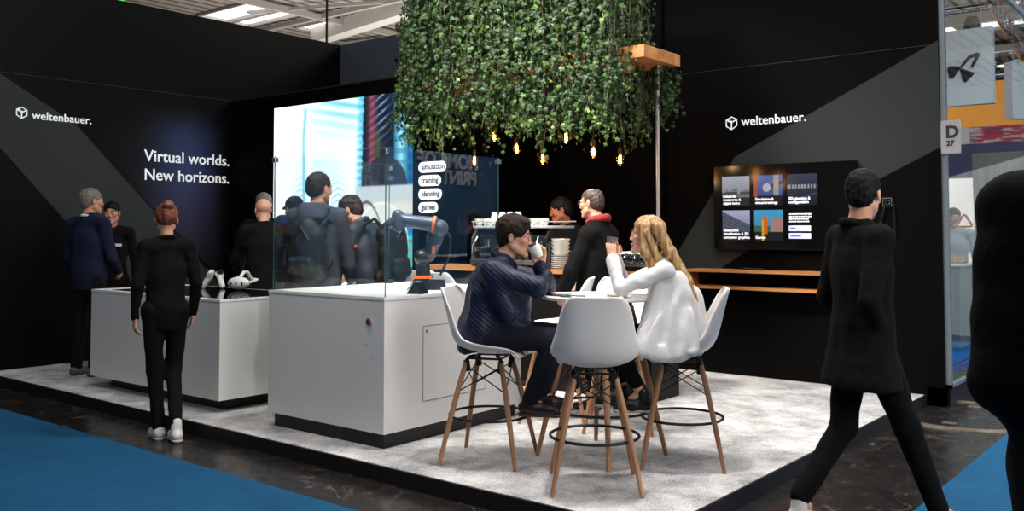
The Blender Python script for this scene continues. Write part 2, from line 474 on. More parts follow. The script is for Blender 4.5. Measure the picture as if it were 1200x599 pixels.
def person(label, loc, rz, H, top, legs, shoe, skin, hairm, hair='short', J=None, head=(0, 0, 0), fem=False,
           hem=.86, bulk=1., coat=False, hands=None, collar=None, glasses=None, fine=False, sole=None, wrinkle=.004,
           pants_end=None, eyes=True, sleeve=1., hair2=None, headscale=1., bodyname='person', topname='jacket', group=None, extra=None):
    root = thing(bodyname, label, 'person', loc, rz, group)
    f = H/1.75
    K = default_joints(H)
    if J: K.update({k: np.array(v, float) for k, v in J.items()})
    up = unit(K['nk']-K['pel']); side = unit(K['shR']-K['shL']); fwd = unit(np.cross(up, side))
    Rh = rot_m(*head)
    # --- body: head and neck, trunk, arms, hands, legs
    hf = .0042 if fine else .0055
    hs = head_sdf(hf, fem, f*headscale).xform(Rh, K['hd'])
    neck_top = K['hd']+Rh@v3(0, -.02, -.05)*f
    hs.cone(neck_top, K['nk']+up*-.02, .050*f*(.86 if fem else 1), .056*f*(.9 if fem else 1), .02)
    hs.cone(K['nk']-up*.03, K['nk']-up*.09+fwd*.01, .06*f, .09*f, .02, sq=(fwd, .7))
    V, F = hs.mesh(); parts = [(V, F, 0)]
    b = SDF(.016)
    b.cone(K['pel'], K['che'], .115*f, .13*f, .03, sq=(fwd, .66)).cone(K['che'], K['nk'], .12*f, .06*f, .03, sq=(fwd, .66))
    b.cone(K['shL'], K['shR'], .05*f, .05*f, .03)
    for q in 'RL':
        b.cone(K['sh'+q], K['el'+q], .043*f, .036*f, .015).cone(K['el'+q], K['wr'+q], .035*f, .026*f, .01)
        b.cone(K['hi'+q], K['kn'+q], .070*f, .050*f, .02).cone(K['kn'+q], K['an'+q], .048*f, .034*f, .015)
        b.cone(K['an'+q], K['an'+q]+(K['to'+q]-K['an'+q])*.45, .032*f, .022*f, .01)
    V, F = b.mesh(); parts.append((V, F, 0))
    for q, sd in (('R', 1), ('L', -1)):
        hd = (hands or {}).get(q)
        if hd is None:
            dd = K['wr'+q]-K['el'+q]; hd = dict(d=dd, p=(-sd, .15, 0), curl=(22, 28, 20), thumb=.35)
        if hd == 0: continue
        g = SDF(.0034 if fine else .0045)
        g.cone(K['wr'+q]+(K['el'+q]-K['wr'+q])*.35, K['wr'+q], .032*f, .026*f, .006)
        hand_sdf(g, K['wr'+q], hd['d'], hd['p'], sd, hd.get('curl', (22, 28, 20)), hd.get('thumb', .35), f*.96*(.92 if fem else 1), hd.get('spread', 0.))
        V, F = g.mesh(); parts.append((V, F, 0))
    obj('body', np_mesh('body', parts, skin), None, root)
    # --- upper garment
    B = bulk*f; w = .92 if fem else 1.
    t = SDF(.010 if fine else .012)
    lowz = K['pel']
    t.cone(lowz, K['che'], .150*B*w, .158*B*w, .04, sq=(fwd, .70))
    t.cone(K['che'], K['nk']-up*.07*f, .150*B*w, .105*B, .04, sq=(fwd, .66))
    t.cone(K['shL'], K['shR'], .052*B, .052*B, .04)
    for q in 'RL':
        t.cone(K['nk']-up*.035*f, K['sh'+q], .050*B, .046*B, .04)
        t.cone(K['sh'+q], K['el'+q], .056*B, .045*B, .02)
        e = K['el'+q]+(K['wr'+q]-K['el'+q])*(.97*sleeve)
        t.cone(K['el'+q], e, .045*B, .034*B, .012)
    if coat:
        hc = coat if isinstance(coat, tuple) else (0, -.01, hem)
        t.cone(lowz, hc, .155*B, .20*B, .05, sq=(fwd, .72))
        t.plane((0, 0, hem), (0, 0, -1))
    else:
        t.cone(lowz, lowz-up*((.09 if hem else .005)*f), .152*B*w, .150*B*w, .04, sq=(fwd, .70))
        t.plane(v3(0, 0, hem)*f if hem else lowz-up*.09, (0, 0, -1)) if hem else None
    if extra: extra(t)
    if not hem: t.plane((0, 0, .668), (0, 0, -1))
    if wrinkle: t.disp(wrinkle*.5, 62, 5, (1, 1, .7)); t.disp(wrinkle*1.2, 26, int(H*1000) % 97, (1, 1, .8))
    sobj(topname, t, top, root)
    # --- collar
    if collar is not None:
        cm, cr, ch = collar
        c = SDF(.007)
        for i in range(14):
            a0, a1 = 2*PI*i/14, 2*PI*(i+1)/14
            P = lambda a: K['nk']+side*math.cos(a)*cr*f+fwd*math.sin(a)*cr*.95*f+up*((max(0, ch-.018)*1.6-.022*math.sin(a))*f)
            c.cone(P(a0), P(a1), ch*f, ch*f, .006, sq=None)
        sobj('collar', c, cm, root)
    # --- trousers
    l = SDF(.012)
    l.cone(K['hiL'], K['hiR'], .082*f*w, .082*f*w, .03, sq=(fwd, .95))
    l.cone((K['hiL']+K['hiR'])/2, K['pel'], .115*f*w, .12*f*w, .03, sq=(fwd, .75))
    for q in 'RL':
        an = K['an'+q]; kn = K['kn'+q]; e = kn+(an-kn)*(pants_end or .98)
        l.cone(K['hi'+q], kn, .090*f*w, .064*f*w, .035); l.cone(kn, e, .062*f*w, .050*f*w, .02)
    l.disp(.003, 30, 11)
    sobj('trousers', l, legs, root)
    # --- shoes
    for q in 'RL':
        an = K['an'+q]; to = K['to'+q]; d = unit((to-an)*v3(1, 1, 0)); zs = to[2]-.033*f
        heel = an-d*.035*f; heel = v3(heel[0], heel[1], zs+.040*f); tt = v3(to[0], to[1], zs+.026*f)
        g = SDF(.006)
        g.cone(heel, heel+(tt-heel)*.55, .038*f, .042*f, .02).cone(heel+(tt-heel)*.5, tt, .041*f, .033*f, .02)
        g.cone(heel+d*.02, an+v3(0, 0, .01), .038*f, .040*f, .02)
        g.plane((0, 0, zs), (0, 0, -1))
        so = sobj('shoe', g, shoe, root)
        if sole:
            g = SDF(.005); g.cone(heel-v3(0,0,.02), tt-v3(0,0,.012), .041*f, .036*f, .01)
            g.plane((0, 0, zs-.008), (0, 0, -1)).plane((0, 0, zs+.010), (0, 0, 1))
            sobj('sole', g, sole, so)
    # --- hair, brows, eyes, glasses
    if hair:
        g = hair_sdf(hair, .0042 if fine else .005, f*headscale).xform(Rh, K['hd'])
        ho = sobj('hair', g, hairm, root)
    if eyes:
        e_ = MB(); br = MB()
        for s_ in (1, -1):
            c = K['hd']+Rh@(v3(s_*.031, .0805, .003)*f*headscale); e_.sphere(c-Rh@(v3(0,.003,0)*f), .0120*f, 10, 0)
            c2 = K['hd']+Rh@(v3(s_*.031, .0865, .003)*f*headscale); e_.sphere(c2, .0050*f, 8, 1)
            br.tube([K['hd']+Rh@(v3(s_*x, y, z)*f*headscale) for x, y, z in ((.014, .093, .026), (.030, .091, .032), (.048, .078, .027))], .0038*f, 6)
        obj('eyes', e_, [M_EYE, M_IRIS], root); obj('eyebrows', br, hair2 or hairm, root)
    if glasses:
        g = MB(); q = lambda x, y, z: K['hd']+Rh@(v3(x, y, z)*f*headscale)
        for s_ in (1, -1):
            g.tube([q(s_*.033+.024*math.cos(a), .104-.012*abs(math.cos(a))*(1 if s_*math.cos(a) > 0 else 0), .002+.019*math.sin(a)) for a in [2*PI*i/14 for i in range(14)]], .0016, 6, closed=True)
            g.tube([q(s_*.056, .094, .006), q(s_*.079, .05, .006), q(s_*.083, -.01, .004), q(s_*.080, -.03, -.012)], .0016, 6)
        g.tube([q(-.010, .108, .006), q(0, .112, .008), q(.010, .108, .006)], .0016, 6)
        obj('glasses', g, glasses, root)
    return root, K, Rh, f
# ---------------------------------------------------------------- materials of the place
M_BLACK = mat('black_wall', (6, 5, 4), .6, spec=.06)
M_BLACKS = mat('black_wall_satin', (5, 5, 4), .40, spec=.12)
M_BAND = mat('charcoal_graphic', (50, 53, 53), .6, spec=.1)
M_SEAM = mat('seam_grey', (36, 33, 29), .5)
M_KERB = mat('black_edge', (24, 20, 20), .5)
M_WHITE = mat('white_laminate', (226, 223, 219), .42)
M_WEDGE = mat('white_edge', (238, 238, 236), .4)
M_PLINTH = mat('black_plinth', (18, 16, 15), .5)
M_SHELL = mat('white_polypropylene', (230, 227, 224), .35)
M_OAK = mat('oiled_oak', (176, 130, 94), .5, rgb2=(142, 100, 70), vscale=5, stretch=(1, 1, .15))
M_OAKX = mat('oak_plank', (205, 142, 82), .5, rgb2=(160, 102, 55), vscale=9, stretch=(.12, 1, 1))
M_BLKM = mat('black_metal', (16, 16, 17), .4, metal=.3)
M_STEEL = mat('brushed_steel', (150, 152, 156), .32, metal=.9)
M_CHROME = mat('chrome', (210, 212, 215), .15, metal=1.)
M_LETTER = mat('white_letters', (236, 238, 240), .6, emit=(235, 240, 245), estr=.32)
M_EYE = mat('eye_white', (165, 156, 150), .3)
M_IRIS = mat('iris', (45, 32, 24), .2)
M_CERAM = mat('white_ceramic', (236, 234, 228), .25)
M_PLASTW = mat('white_plastic', (225, 224, 222), .35)
M_PLASTB = mat('black_plastic', (18, 19, 21), .35)
M_ORANGE = mat('orange_plastic', (228, 104, 30), .4)

def floor_mat():
    m = mat('black_hall_tiles', (20, 19, 18), .16, spec=.5)
    nt = m.node_tree; N = nt.nodes; L = nt.links; b = N['Principled BSDF']
    tc = N.new('ShaderNodeTexCoord')
    br = N.new('ShaderNodeTexBrick'); br.offset = 0; br.inputs['Scale'].default_value = 1.; br.inputs['Brick Width'].default_value = .5; br.inputs['Row Height'].default_value = .5
    br.inputs['Mortar Size'].default_value = .004; br.inputs['Color1'].default_value = (*lin((22, 20, 19)), 1); br.inputs['Color2'].default_value = (*lin((31, 28, 27)), 1); br.inputs['Mortar'].default_value = (*lin((6, 6, 6)), 1)
    L.new(tc.outputs['Object'], br.inputs['Vector'])
    no = N.new('ShaderNodeTexNoise'); no.inputs['Scale'].default_value = 2.2; no.inputs['Detail'].default_value = 5; no.inputs['Distortion'].default_value = 1.8
    L.new(tc.outputs['Object'], no.inputs['Vector'])
    r = N.new('ShaderNodeValToRGB'); e = r.color_ramp.elements; e[0].position = .488; e[0].color = (0, 0, 0, 1); e[1].position = .5; e[1].color = (1, 1, 1, 1)
    q = e.new(.512); q.color = (0, 0, 0, 1)
    L.new(no.outputs['Fac'], r.inputs['Fac'])
    n2 = N.new('ShaderNodeTexNoise'); n2.inputs['Scale'].default_value = 5; L.new(tc.outputs['Object'], n2.inputs['Vector'])
    r2 = N.new('ShaderNodeValToRGB'); r2.color_ramp.elements[0].position = .44; r2.color_ramp.elements[1].position = .6; L.new(n2.outputs['Fac'], r2.inputs['Fac'])
    mu = N.new('ShaderNodeMath'); mu.operation = 'MULTIPLY'; L.new(r.outputs['Color'], mu.inputs[0]); L.new(r2.outputs['Color'], mu.inputs[1])
    mx = N.new('ShaderNodeMixRGB'); mx.inputs['Color2'].default_value = (*lin((96, 88, 80)), 1); L.new(mu.outputs[0], mx.inputs['Fac']); L.new(br.outputs['Color'], mx.inputs['Color1'])
    L.new(mx.outputs[0], b.inputs['Base Color'])
    n3 = N.new('ShaderNodeTexNoise'); n3.inputs['Scale'].default_value = 7; n3.inputs['Detail'].default_value = 6; L.new(tc.outputs['Object'], n3.inputs['Vector'])
    mr = N.new('ShaderNodeMapRange'); mr.inputs['To Min'].default_value = .12; mr.inputs['To Max'].default_value = .42; L.new(n3.outputs['Fac'], mr.inputs['Value']); L.new(mr.outputs[0], b.inputs['Roughness'])
    bp = N.new('ShaderNodeBump'); bp.inputs['Strength'].default_value = .25; bp.inputs['Distance'].default_value = .004
    L.new(n3.outputs['Fac'], bp.inputs['Height']); L.new(bp.outputs[0], b.inputs['Normal'])
    return m
def carpet_mat(name, c0, c1, s1=1.6, s2=420, worn=.5):
    m = mat(name, c0, .95, spec=.1)
    nt = m.node_tree; N = nt.nodes; L = nt.links; b = N['Principled BSDF']; tc = N.new('ShaderNodeTexCoord')
    a = N.new('ShaderNodeTexNoise'); a.inputs['Scale'].default_value = s1; a.inputs['Detail'].default_value = 9; a.inputs['Roughness'].default_value = .68
    c = N.new('ShaderNodeTexNoise'); c.inputs['Scale'].default_value = s2; c.inputs['Detail'].default_value = 2
    L.new(tc.outputs['Object'], a.inputs['Vector']); L.new(tc.outputs['Object'], c.inputs['Vector'])
    mm = N.new('ShaderNodeMix'); mm.inputs['Factor'].default_value = worn; L.new(a.outputs['Fac'], mm.inputs['A']); L.new(c.outputs['Fac'], mm.inputs['B'])
    r = N.new('ShaderNodeValToRGB'); e = r.color_ramp.elements; e[0].position = .36; e[0].color = (*lin(c1), 1); e[1].position = .62; e[1].color = (*lin(c0), 1)
    L.new(mm.outputs['Result'], r.inputs['Fac']); L.new(r.outputs['Color'], b.inputs['Base Color'])
    bp = N.new('ShaderNodeBump'); bp.inputs['Strength'].default_value = .5; bp.inputs['Distance'].default_value = .003; L.new(c.outputs['Fac'], bp.inputs['Height']); L.new(bp.outputs[0], b.inputs['Normal'])
    return m
M_FLOOR = floor_mat()
M_CARPET = carpet_mat('pale_grey_carpet', (212, 209, 207), (112, 111, 112), 3.6, 150, .42)
M_BLUE = carpet_mat('blue_needle_felt', (33, 90, 128), (21, 60, 90), 3, 170, .75)
M_BLUE2 = carpet_mat('royal_blue_carpet', (28, 70, 150), (20, 50, 118), 3, 170, .6)

# ---------------------------------------------------------------- hall floor, aisle carpets, platform
struct('floor', MB().box((-60, -20, -.05), (30, 65, 0)), M_FLOOR)
c = MB(); c.box((-40, -15, .0), (-1.44, 3.33, .006)); c.box((-1.44, -15, .0), (1.2, 40, .006))
struct('aisle_carpet', c, M_BLUE)
mh = MB(); Rm_ = .62
mh.tube([(Rm_*math.cos(a), Rm_*math.sin(a), .002) for a in [2*PI*i/64 for i in range(64)]], .014, 6, closed=True)
mh.tube([((Rm_-.06)*math.cos(a), (Rm_-.06)*math.sin(a), .002) for a in [2*PI*i/64 for i in range(64)]], .006, 6, closed=True)
mh.lathe([(0.001, .001), (Rm_-.07, .001), (Rm_-.07, .004), (0.001, .004)], 48, 1)
mh.box((-.05, -.45, .004), (.05, -.38, .008)); mh.box((-.05, .38, .004), (.05, .45, .008))
o = obj('manhole_cover', mh, [mat('cast_iron', (104, 94, 84), .4, metal=.4), M_FLOOR], loc=(-1.86, 8.1, 0)); tag(o, 'round metal-rimmed access cover set in the black hall floor beside the stand', 'manhole cover')

p = MB(); p.box((-9.9, 3.82, .0), (-2.21, 8.5, PZ-.004), 1); p.box((-9.9, 3.80, 0), (-2.195, 3.82, PZ+.002), 1); p.box((-2.21, 3.80, 0), (-2.195, 8.4, PZ+.002), 1)
p.box((-9.9, 3.82, PZ-.004), (-2.21, 8.5, PZ), 0)
struct('stage_platform', p, [M_CARPET, M_KERB])

# ---------------------------------------------------------------- the stand's black walls
XL, YB, ZT, ZS = -9.78, 8.35, 4.06, 3.09
w = MB(); w.box((XL-.1, 3.80, 0), (XL, YB+.1, ZT))
w.box((XL, 3.80, ZS-.002), (XL+.0015, 6.6, ZS+.002), 2)
TL = lambda a, b, d: (XL+d, a, b)
w.prism([(3.80, 3.12), (3.90, 3.07), (4.67, 2.63), (5.55, 1.74), (6.6, .70), (6.6, .09), (6.25, .09), (5.4, .86), (4.57, 1.61), (3.92, 2.32), (3.80, 2.42)], 0, .0012, 1, TL)
struct('wall_left', w, [M_BLACKS, M_BAND, M_SEAM])
w = MB(); w.box((XL, YB, 0), (-2.05, YB+.1, ZT))
w.box((-4.70, YB-.0015, ZS-.003), (-2.05, YB, ZS+.001), 2)
w.prism([(-3.93, 2.21), (-4.62, 1.19), (-4.72, .98), (-4.60, .83), (-4.40, .92), (-3.82, 1.29), (-2.71, 1.87), (-2.05, 2.20), (-2.05, 3.12), (-3.0, 2.66)], -.0012, 0, 1, lambda a, b, d: (a, YB+d, b))
struct('wall_back', w, [M_BLACK, M_BAND, M_SEAM])
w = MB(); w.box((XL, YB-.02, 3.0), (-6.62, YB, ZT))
struct('wall_back_upper', w, mat('hall_lit_wall_tone', (72, 78, 90), .6))  # hall light on the upper black wall, painted in as a paler blue-grey
w = MB(); w.box((-6.62, YB-.06, PZ), (-4.70, YB, ZT))
for i in range(24):
    if -4.70-.08*i > -6.6: w.box((-4.74-.08*i, YB-.075, 3.1), (-4.71-.08*i, YB-.06, ZT))
struct('wall_back_panel', w, M_BLACK)
X1 = -2.05
f = MB(); f.box((X1, 8.38, .16), (X1+.045, 8.43, ZT)); f.box((X1, 8.38, .16), (X1+.045, 14.0, .19)); f.box((X1, 8.38, ZT-.05), (X1+.045, 14.0, ZT)); f.box((X1, 13.95, .16), (X1+.045, 14.0, ZT)); f.box((X1-.14, 8.45, 0), (X1+.02, 14.0, .16), 1); f.box((X1-.14, YB, 0), (X1, YB+.1, .16), 1)
fr = struct('window_1', f, [mat('aluminium_frame', (120, 128, 135), .4, metal=.4), M_KERB])
struct('pane', MB().box((X1+.018, 8.43, .19), (X1+.026, 13.95, ZT-.05)), glass_mat('shop_glass', (240, 246, 246), .03), fr)

# ---------------------------------------------------------------- signs on the stand's walls
def cube_logo(mb, T, s, r):
    """open isometric box in outline: hexagon with an inner Y"""
    hx = [(0, s*.5), (s*.44, s*.27), (s*.44, -s*.22), (0, -s*.5), (-s*.44, -s*.22), (-s*.44, s*.27)]
    mb.tube([T(*p) for p in hx], r, 6, closed=True)
    for a, b in (((-.40, .25), (0, .04)), ((0, .04), (.40, .25)), ((0, .04), (0, -.46)), ((-.40, .25), (-.12, .30)), ((0, .04), (-.02, .2))):
        mb.tube([T(a[0]*s, a[1]*s), T(b[0]*s, b[1]*s)], r, 6)
def wordmark(label, o, xdir, logo_c, logo_s, width, z0):
    t = thing('wall_wordmark', label, 'sign', o)
    xd = Vector(xdir)
    fit_text('weltenbauer.', width, M_LETTER, 'lettering', t, (0, 0, 0), xdir, (0, 0, 1), bold=.004, ext=.004)
    m = MB(); cube_logo(m, lambda a, b: Vector(logo_c)-Vector(o)+xd*a+Vector((0, 0, b)), logo_s, .0065); obj('logo', m, M_LETTER, t)
wordmark('white lettering with cube outline logo high on the left black wall', (XL+.006, 4.215, 2.642), (0, 1, 0), (XL+.006, 4.115, 2.695), .115, .625, 0)
wordmark('white lettering with cube outline logo on the black wall above the television', (-3.855, YB-.006, 2.512), (1, 0, 0), (-3.958, YB-.006, 2.545), .125, .645, 0)
t = thing('wall_slogan', 'large two-line white slogan about virtual worlds on the left wall', 'sign', (XL+.006, 5.455, 2.28))
fit_text('Virtual worlds.', 1.11, M_LETTER, 'lettering', t, (.004, 0, 0), (0, 1, 0), (0, 0, 1), bold=.006, ext=.004)
fit_text('New horizons.', 1.10, M_LETTER, 'lettering', t, (0, 0, -.215), (0, 1, 0), (0, 0, 1), bold=.006, ext=.004)

# blue glow behind the slogan, put in as a flush emissive panel with soft rims
t = thing('wall_glow_panel', 'dark flush panel behind the slogan glowing deep blue on the left wall', 'display', (XL+.002, 5.0, 1.0))
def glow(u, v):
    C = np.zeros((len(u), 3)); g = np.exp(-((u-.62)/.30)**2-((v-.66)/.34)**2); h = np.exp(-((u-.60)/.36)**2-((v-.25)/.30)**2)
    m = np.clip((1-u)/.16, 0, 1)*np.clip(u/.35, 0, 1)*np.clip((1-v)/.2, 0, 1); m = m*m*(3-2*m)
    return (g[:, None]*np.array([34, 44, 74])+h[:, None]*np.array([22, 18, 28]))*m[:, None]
picture_panel('display', 1.58, 2.05, 40, 52, glow, picture_mat('panel_glow', 1.0, .40, .12), t, frame_M((0, 0, 0), (0, 1, 0), (0, 0, 1)), keep=lambda u, v: (1+v*2.05) > np.interp(5+u*1.58, [4.67, 5.55, 6.6], [2.63, 1.74, .70])+.01)
# ---------------------------------------------------------------- LED video wall
t = thing('video_wall', 'large bright video wall showing white sky and cyan building ribs in black housing', 'video wall', (-8.2, 6.6, PZ))
h = MB(); h.box((-9.78+8.2, .012, 0), (1.575, .10, 3.0)); h.box((-1.58, 0, 2.835), (1.575, .012, 3.0)); h.box((-1.58, 0, 0), (-.725, .012, 2.84))
h.box((-1.58, -.006, 2.985), (1.575, .0, 3.0), 1)
obj('housing', h, [M_BLACK, M_SEAM], t)
def led(u, v):
    n = len(u); C = np.zeros((n, 3))
    def mix(C, c, a): a = np.clip(a, 0, 1)[:, None]; return C*(1-a)+np.array(c, float)*a
    sm = lambda x, a, b: np.clip((x-a)/(b-a), 0, 1)**2*(3-2*np.clip((x-a)/(b-a), 0, 1))
    z = v*2.74+.09*0; nz = vnoise(u, v, 1, 9); n2 = vnoise(u*3, v*22, 2, 6)
    C[:] = (262, 268, 272)
    C = mix(C, (205, 232, 240), .5*sm(vnoise(u, v, 5, 4), .45, .9))
    C = mix(C, (120, 205, 228), sm(v, .80, 1.0)*sm(u, .12, .55)*(.55+.45*np.sin(v*150+u*22)))
    C = mix(C, (90, 180, 215), np.exp(-((u-.235-.02*nz)/.012)**2)*sm(v, .35, .45)*(1-sm(v, .97, 1))*.75)
    for cx in (.22, .38, .5):                       # faint trusses low in the sky
        C = mix(C, (120, 205, 225), np.exp(-((u-cx)/.05)**2)*np.exp(-((v-.63)/.08)**2)*(np.sin(v*260+np.abs(u-cx)*90) > .1)*.6)
    C = mix(C, (232, 205, 190), sm(1-v, .52, .72)*(1-sm(u, .05, .25))*.7)
    e1 = .66+.035*(v-.6)+.012*(n2-.5)
    C = mix(C, (70, 190, 222), sm(u, e1-.055, e1-.005)*(.75+.25*np.sin(v*230)))
    C = mix(C, (24, 34, 52), sm(u, e1-.004, e1+.01))
    rib = (.5+.5*np.sin(v*210-u*60))
    C = mix(C, (170, 80, 96), np.exp(-((u-.735)/.028)**2)*sm(v, .60, .75)*(.55+.35*rib))
    C = mix(C, (150, 175, 205), np.exp(-((u-.80)/.045)**2)*sm(v, .78, .9)*(np.sin(v*200-u*90) > .55)*.7)
    C = mix(C, (86, 110, 66), np.exp(-((u-.775)/.022)**2)*(1-sm(v, .82, .9))*sm(v, .6, .7)*.6)
    C = mix(C, (52, 130, 160), sm(u, .872, .892)); rib2 = (np.sin(v*150) > -.1)*1.
    C = mix(C, (150, 220, 238), np.exp(-((u-.925)/.028)**2)*(.45+.55*rib2)*(1-.5*sm(v, .9, 1)))
    C = mix(C, (24, 96, 150), sm(u, .96, .975)*(.6+.4*rib2))
    low = 1-sm(v, .655, .665)                       # under the dark dome: pale hall, disc, blue, green
    dome = (((u-.815)/.15)**2+((v-.655)/.115)**2 < 1) & (v > .655)
    C = mix(C, (46, 52, 66), dome*.93); C = mix(C, (110, 122, 140), dome*(np.exp(-((u-.86)/.02)**2-((v-.685)/.008)**2)))
    C = mix(C, (212, 216, 220), low*sm(u, .60, .66)); C = mix(C, (238, 228, 216), low*(1-sm(v, .58, .61))*sm(u, .6, .7))
    bl = low*sm(u, .86, .88)*(1-sm(v, .545, .56)); C = mix(C, (44, 132, 190), bl)
    C = mix(C, (180, 150, 118), low*sm(u, .60, .66)*(1-sm(v, .445, .465))*(v > .375)); C = mix(C, (44, 96, 62), low*sm(u, .60, .64)*(1-sm(v, .365, .375)))
    C = mix(C, (66, 205, 200), low*sm(u, .955, .96)*(1-sm(v, .47, .48))*(.6+.4*np.sign(np.sin(v*190))))
    r = np.sqrt(((u-.80)*2.3)**2+((v-.455)*2.74)**2); C = mix(C, (240, 236, 232), (r < .385)*low); C = mix(C, (255, 255, 255), np.exp(-((r-.385)/.012)**2)*low)
    cab = np.abs((u-.70)**2*9+v-.60+.0*u); C = mix(C, (40, 46, 58), np.exp(-(cab/.006)**2)*low*(u > .60)*(u < .86)*.8)
    return C
picture_panel('screen', 2.30, 2.83, 184, 300, led, picture_mat('led_picture', 1.25), t, frame_M((-.72, -.003, .003), (1, 0, 0), (0, 0, 1)))

# ---------------------------------------------------------------- television and its wooden wall loop
t = thing('television', 'large flat television with tiled menu mounted on the black back wall', 'television', (-3.42, YB-.03, 1.31))
tv = MB(); tv.rbox((-.70, -.045, 0), (.70, -.005, .81), .012, 3, axis=1); tv.rbox((-.35, -.005, .2), (.35, .028, .6), .01, 2, 1, axis=1)
obj('housing', tv, [mat('glossy_black', (9, 9, 11), .12), M_PLASTB], t)
PIC = picture_mat('tv_picture', .62)
def city(u, v):
    C = np.stack([150+60*v, 158+60*v, 176+62*v], 1)
    hts = .32+.38*vnoise(np.floor(u*9), u*0, 3, 1.); b = v < hts
    C[b] = (86, 96, 104); C[b & (np.sin(v*140) > .3)] = (178, 184, 182); C[(v < .30)] = (52, 62, 60); return C*.92
def hall(u, v):
    C = np.stack([60+0*u, 84+30*v, 140+50*v], 1); C[(v < .35)] = (20, 24, 36); C[((u-.45)**2+(v-.60)**2) < .02] = (205, 210, 215)
    C[(u > .6) & (np.abs(v-.7-.3*(u-.8)) < .05)] = (12, 14, 20); C[(u > .68) & (v > .35) & (u < .86)] = (170, 172, 178); C[(u < .12) & (v > .3)] = (190, 90, 60); return C
def street(u, v):
    C = np.stack([36+30*v, 42+36*v, 58+44*v], 1); C[(np.abs(v-.60) < .07)] = (186, 190, 200); C[(np.abs(v-.60) < .07) & (np.sin(u*60) > .2)] = (70, 76, 90)
    C[(v < .42) & (np.abs(v-.1-.3*u) < .01)] = (120, 128, 140); return C
def rails(u, v):
    C = np.stack([130+70*v, 138+70*v, 158+80*v], 1); s = v+.45*u
    C[(s < .95)] = (104, 112, 130); C[(np.abs((s*9) % 1-.5) < .12) & (s < 1.0)] = (48, 52, 66); C[v < .28] = (40, 44, 62); return C
def game(u, v):
    C = np.stack([84+0*u, 140+50*v, 205+30*v], 1); C[v < .5] = (88, 116, 90); C[v < .3] = (34, 40, 42)
    C[(np.abs(u-.38) < .09) & (v < .8) & (v > .2)] = (236, 120, 24); C[(np.abs(u-.30) < .03) & (v < .7)] = (250, 190, 60); C[(u > .55) & (v > .3) & (v < .72)] = (196, 150, 140); return C
sx = lambda x: x+3.42; sz = lambda z: z-1.31
TXT = mat('screen_text', (240, 240, 245), .5, emit=(240, 242, 250), estr=.9)
tiles = [(-4.03, 1.725, .285, .29, city, ['Industrial', 'metaverse &', 'digital twins']), (-3.70, 1.725, .285, .29, hall, ['Simulation &', 'virtual trainings']), (-3.37, 1.725, .285, .29, street, ['3D planning &', 'configuration']),
         (-4.03, 1.395, .285, .29, rails, ['Interactive', 'visualisation & 3D', 'computer graphics']), (-3.70, 1.395, .285, .29, game, ['Games'])]
for x, z, w_, h_, fn, lines in tiles:
    po = picture_panel('picture_tile', w_, h_, 40, 40, fn, PIC, t, frame_M((sx(x), -.0475, sz(z)), (1, 0, 0), (0, 0, 1)))
    for i, s in enumerate(reversed(lines)):
        lettering(s, .036, TXT, 'caption', po, frame_M((sx(x)+.012, -.049, sz(z)+.018+.034*i), (1, 0, 0), (0, 0, 1)), .0005, .0008)
rw = random.Random(4)
m = MB()
for i in range(4):                                   # a paragraph too small to read: word-long strokes
    x = -3.355
    while x < -3.355+(.185, .20, .17, .18)[i]:
        l_ = rw.uniform(.012, .035); m.box((sx(x), -.0488, sz(1.638-.023*i)), (sx(x+l_), -.048, sz(1.649-.023*i))); x += l_+.006
obj('small_print', m, TXT, t)
BTN = mat('screen_button', (200, 205, 235), .5, emit=(196, 202, 236), estr=.62)
for zz, s in ((1.485, 'Start'), (1.415, 'Contact us')):
    b = MB(); b.rbox((sx(-3.36), -.048, sz(zz)), (sx(-3.15), -.046, sz(zz+.052)), .006, 3, axis=1); bo = obj('screen_button', b, BTN, t)
    obj('small_print', MB().box((sx(-3.345), -.0487, sz(zz+.018)), (sx(-3.345+.010*len(s)), -.048, sz(zz+.034))), mat('button_text', (120, 124, 170), .5), bo)
t = thing('wall_shelf', 'slim oak wall shelf shaped as a flat loop below the television', 'shelf', (-3.64, YB-.13, .93))
def loop(w0, w1, z0, z1, r, n=6):
    P = []
    for q, (cx, cz) in enumerate(((w1-r, z1-r), (w0+r, z1-r), (w0+r, z0+r), (w1-r, z0+r))):
        for k in range(n+1): a = (q+k/n)*PI/2; P.append((cx+r*math.cos(a), cz+r*math.sin(a)))
    return P
A, B = loop(-.72, .72, 0, .185, .035), loop(-.695, .695, .025, .16, .015)
s = MB(); n = len(A); vs = []
for y in (-.13, .13):
    vs += [(a, y, b) for a, b in A]+[(a, y, b) for a, b in B]
fs = []
for k in range(n):
    j = (k+1) % n
    fs += [(k, j, n+j, n+k), (2*n+k, 3*n+k, 3*n+j, 2*n+j), (k, 2*n+k, 2*n+j, j), (n+k, n+j, 3*n+j, 3*n+k)]
s.add(vs, fs); obj('frame', s, M_OAKX, t)
t = thing('remote_control', 'dark remote lying on top of the oak loop shelf', 'remote', (-3.68, YB-.16, 1.115))
obj('housing', MB().rbox((-.11, -.02, 0), (.11, .02, .016), .008, 3), M_PLASTB, t); obj('keys', MB().box((-.09, -.012, .016), (.09, .012, .019)), M_STEEL, t)
t = thing('wall_hook', 'small square wall hook with a hanging dark cable right of the television', 'hook', (-2.49, YB-.004, 1.74))
m = MB()
for s_ in (.036, .018): m.tube([(a*s_, -.006, b*s_) for a, b in ((-1, -1), (1, -1), (1, 1), (-1, 1))], .004, 6, closed=True)
obj('square_plate', m, mat('pale_grey_plastic', (150, 150, 150), .5), t)
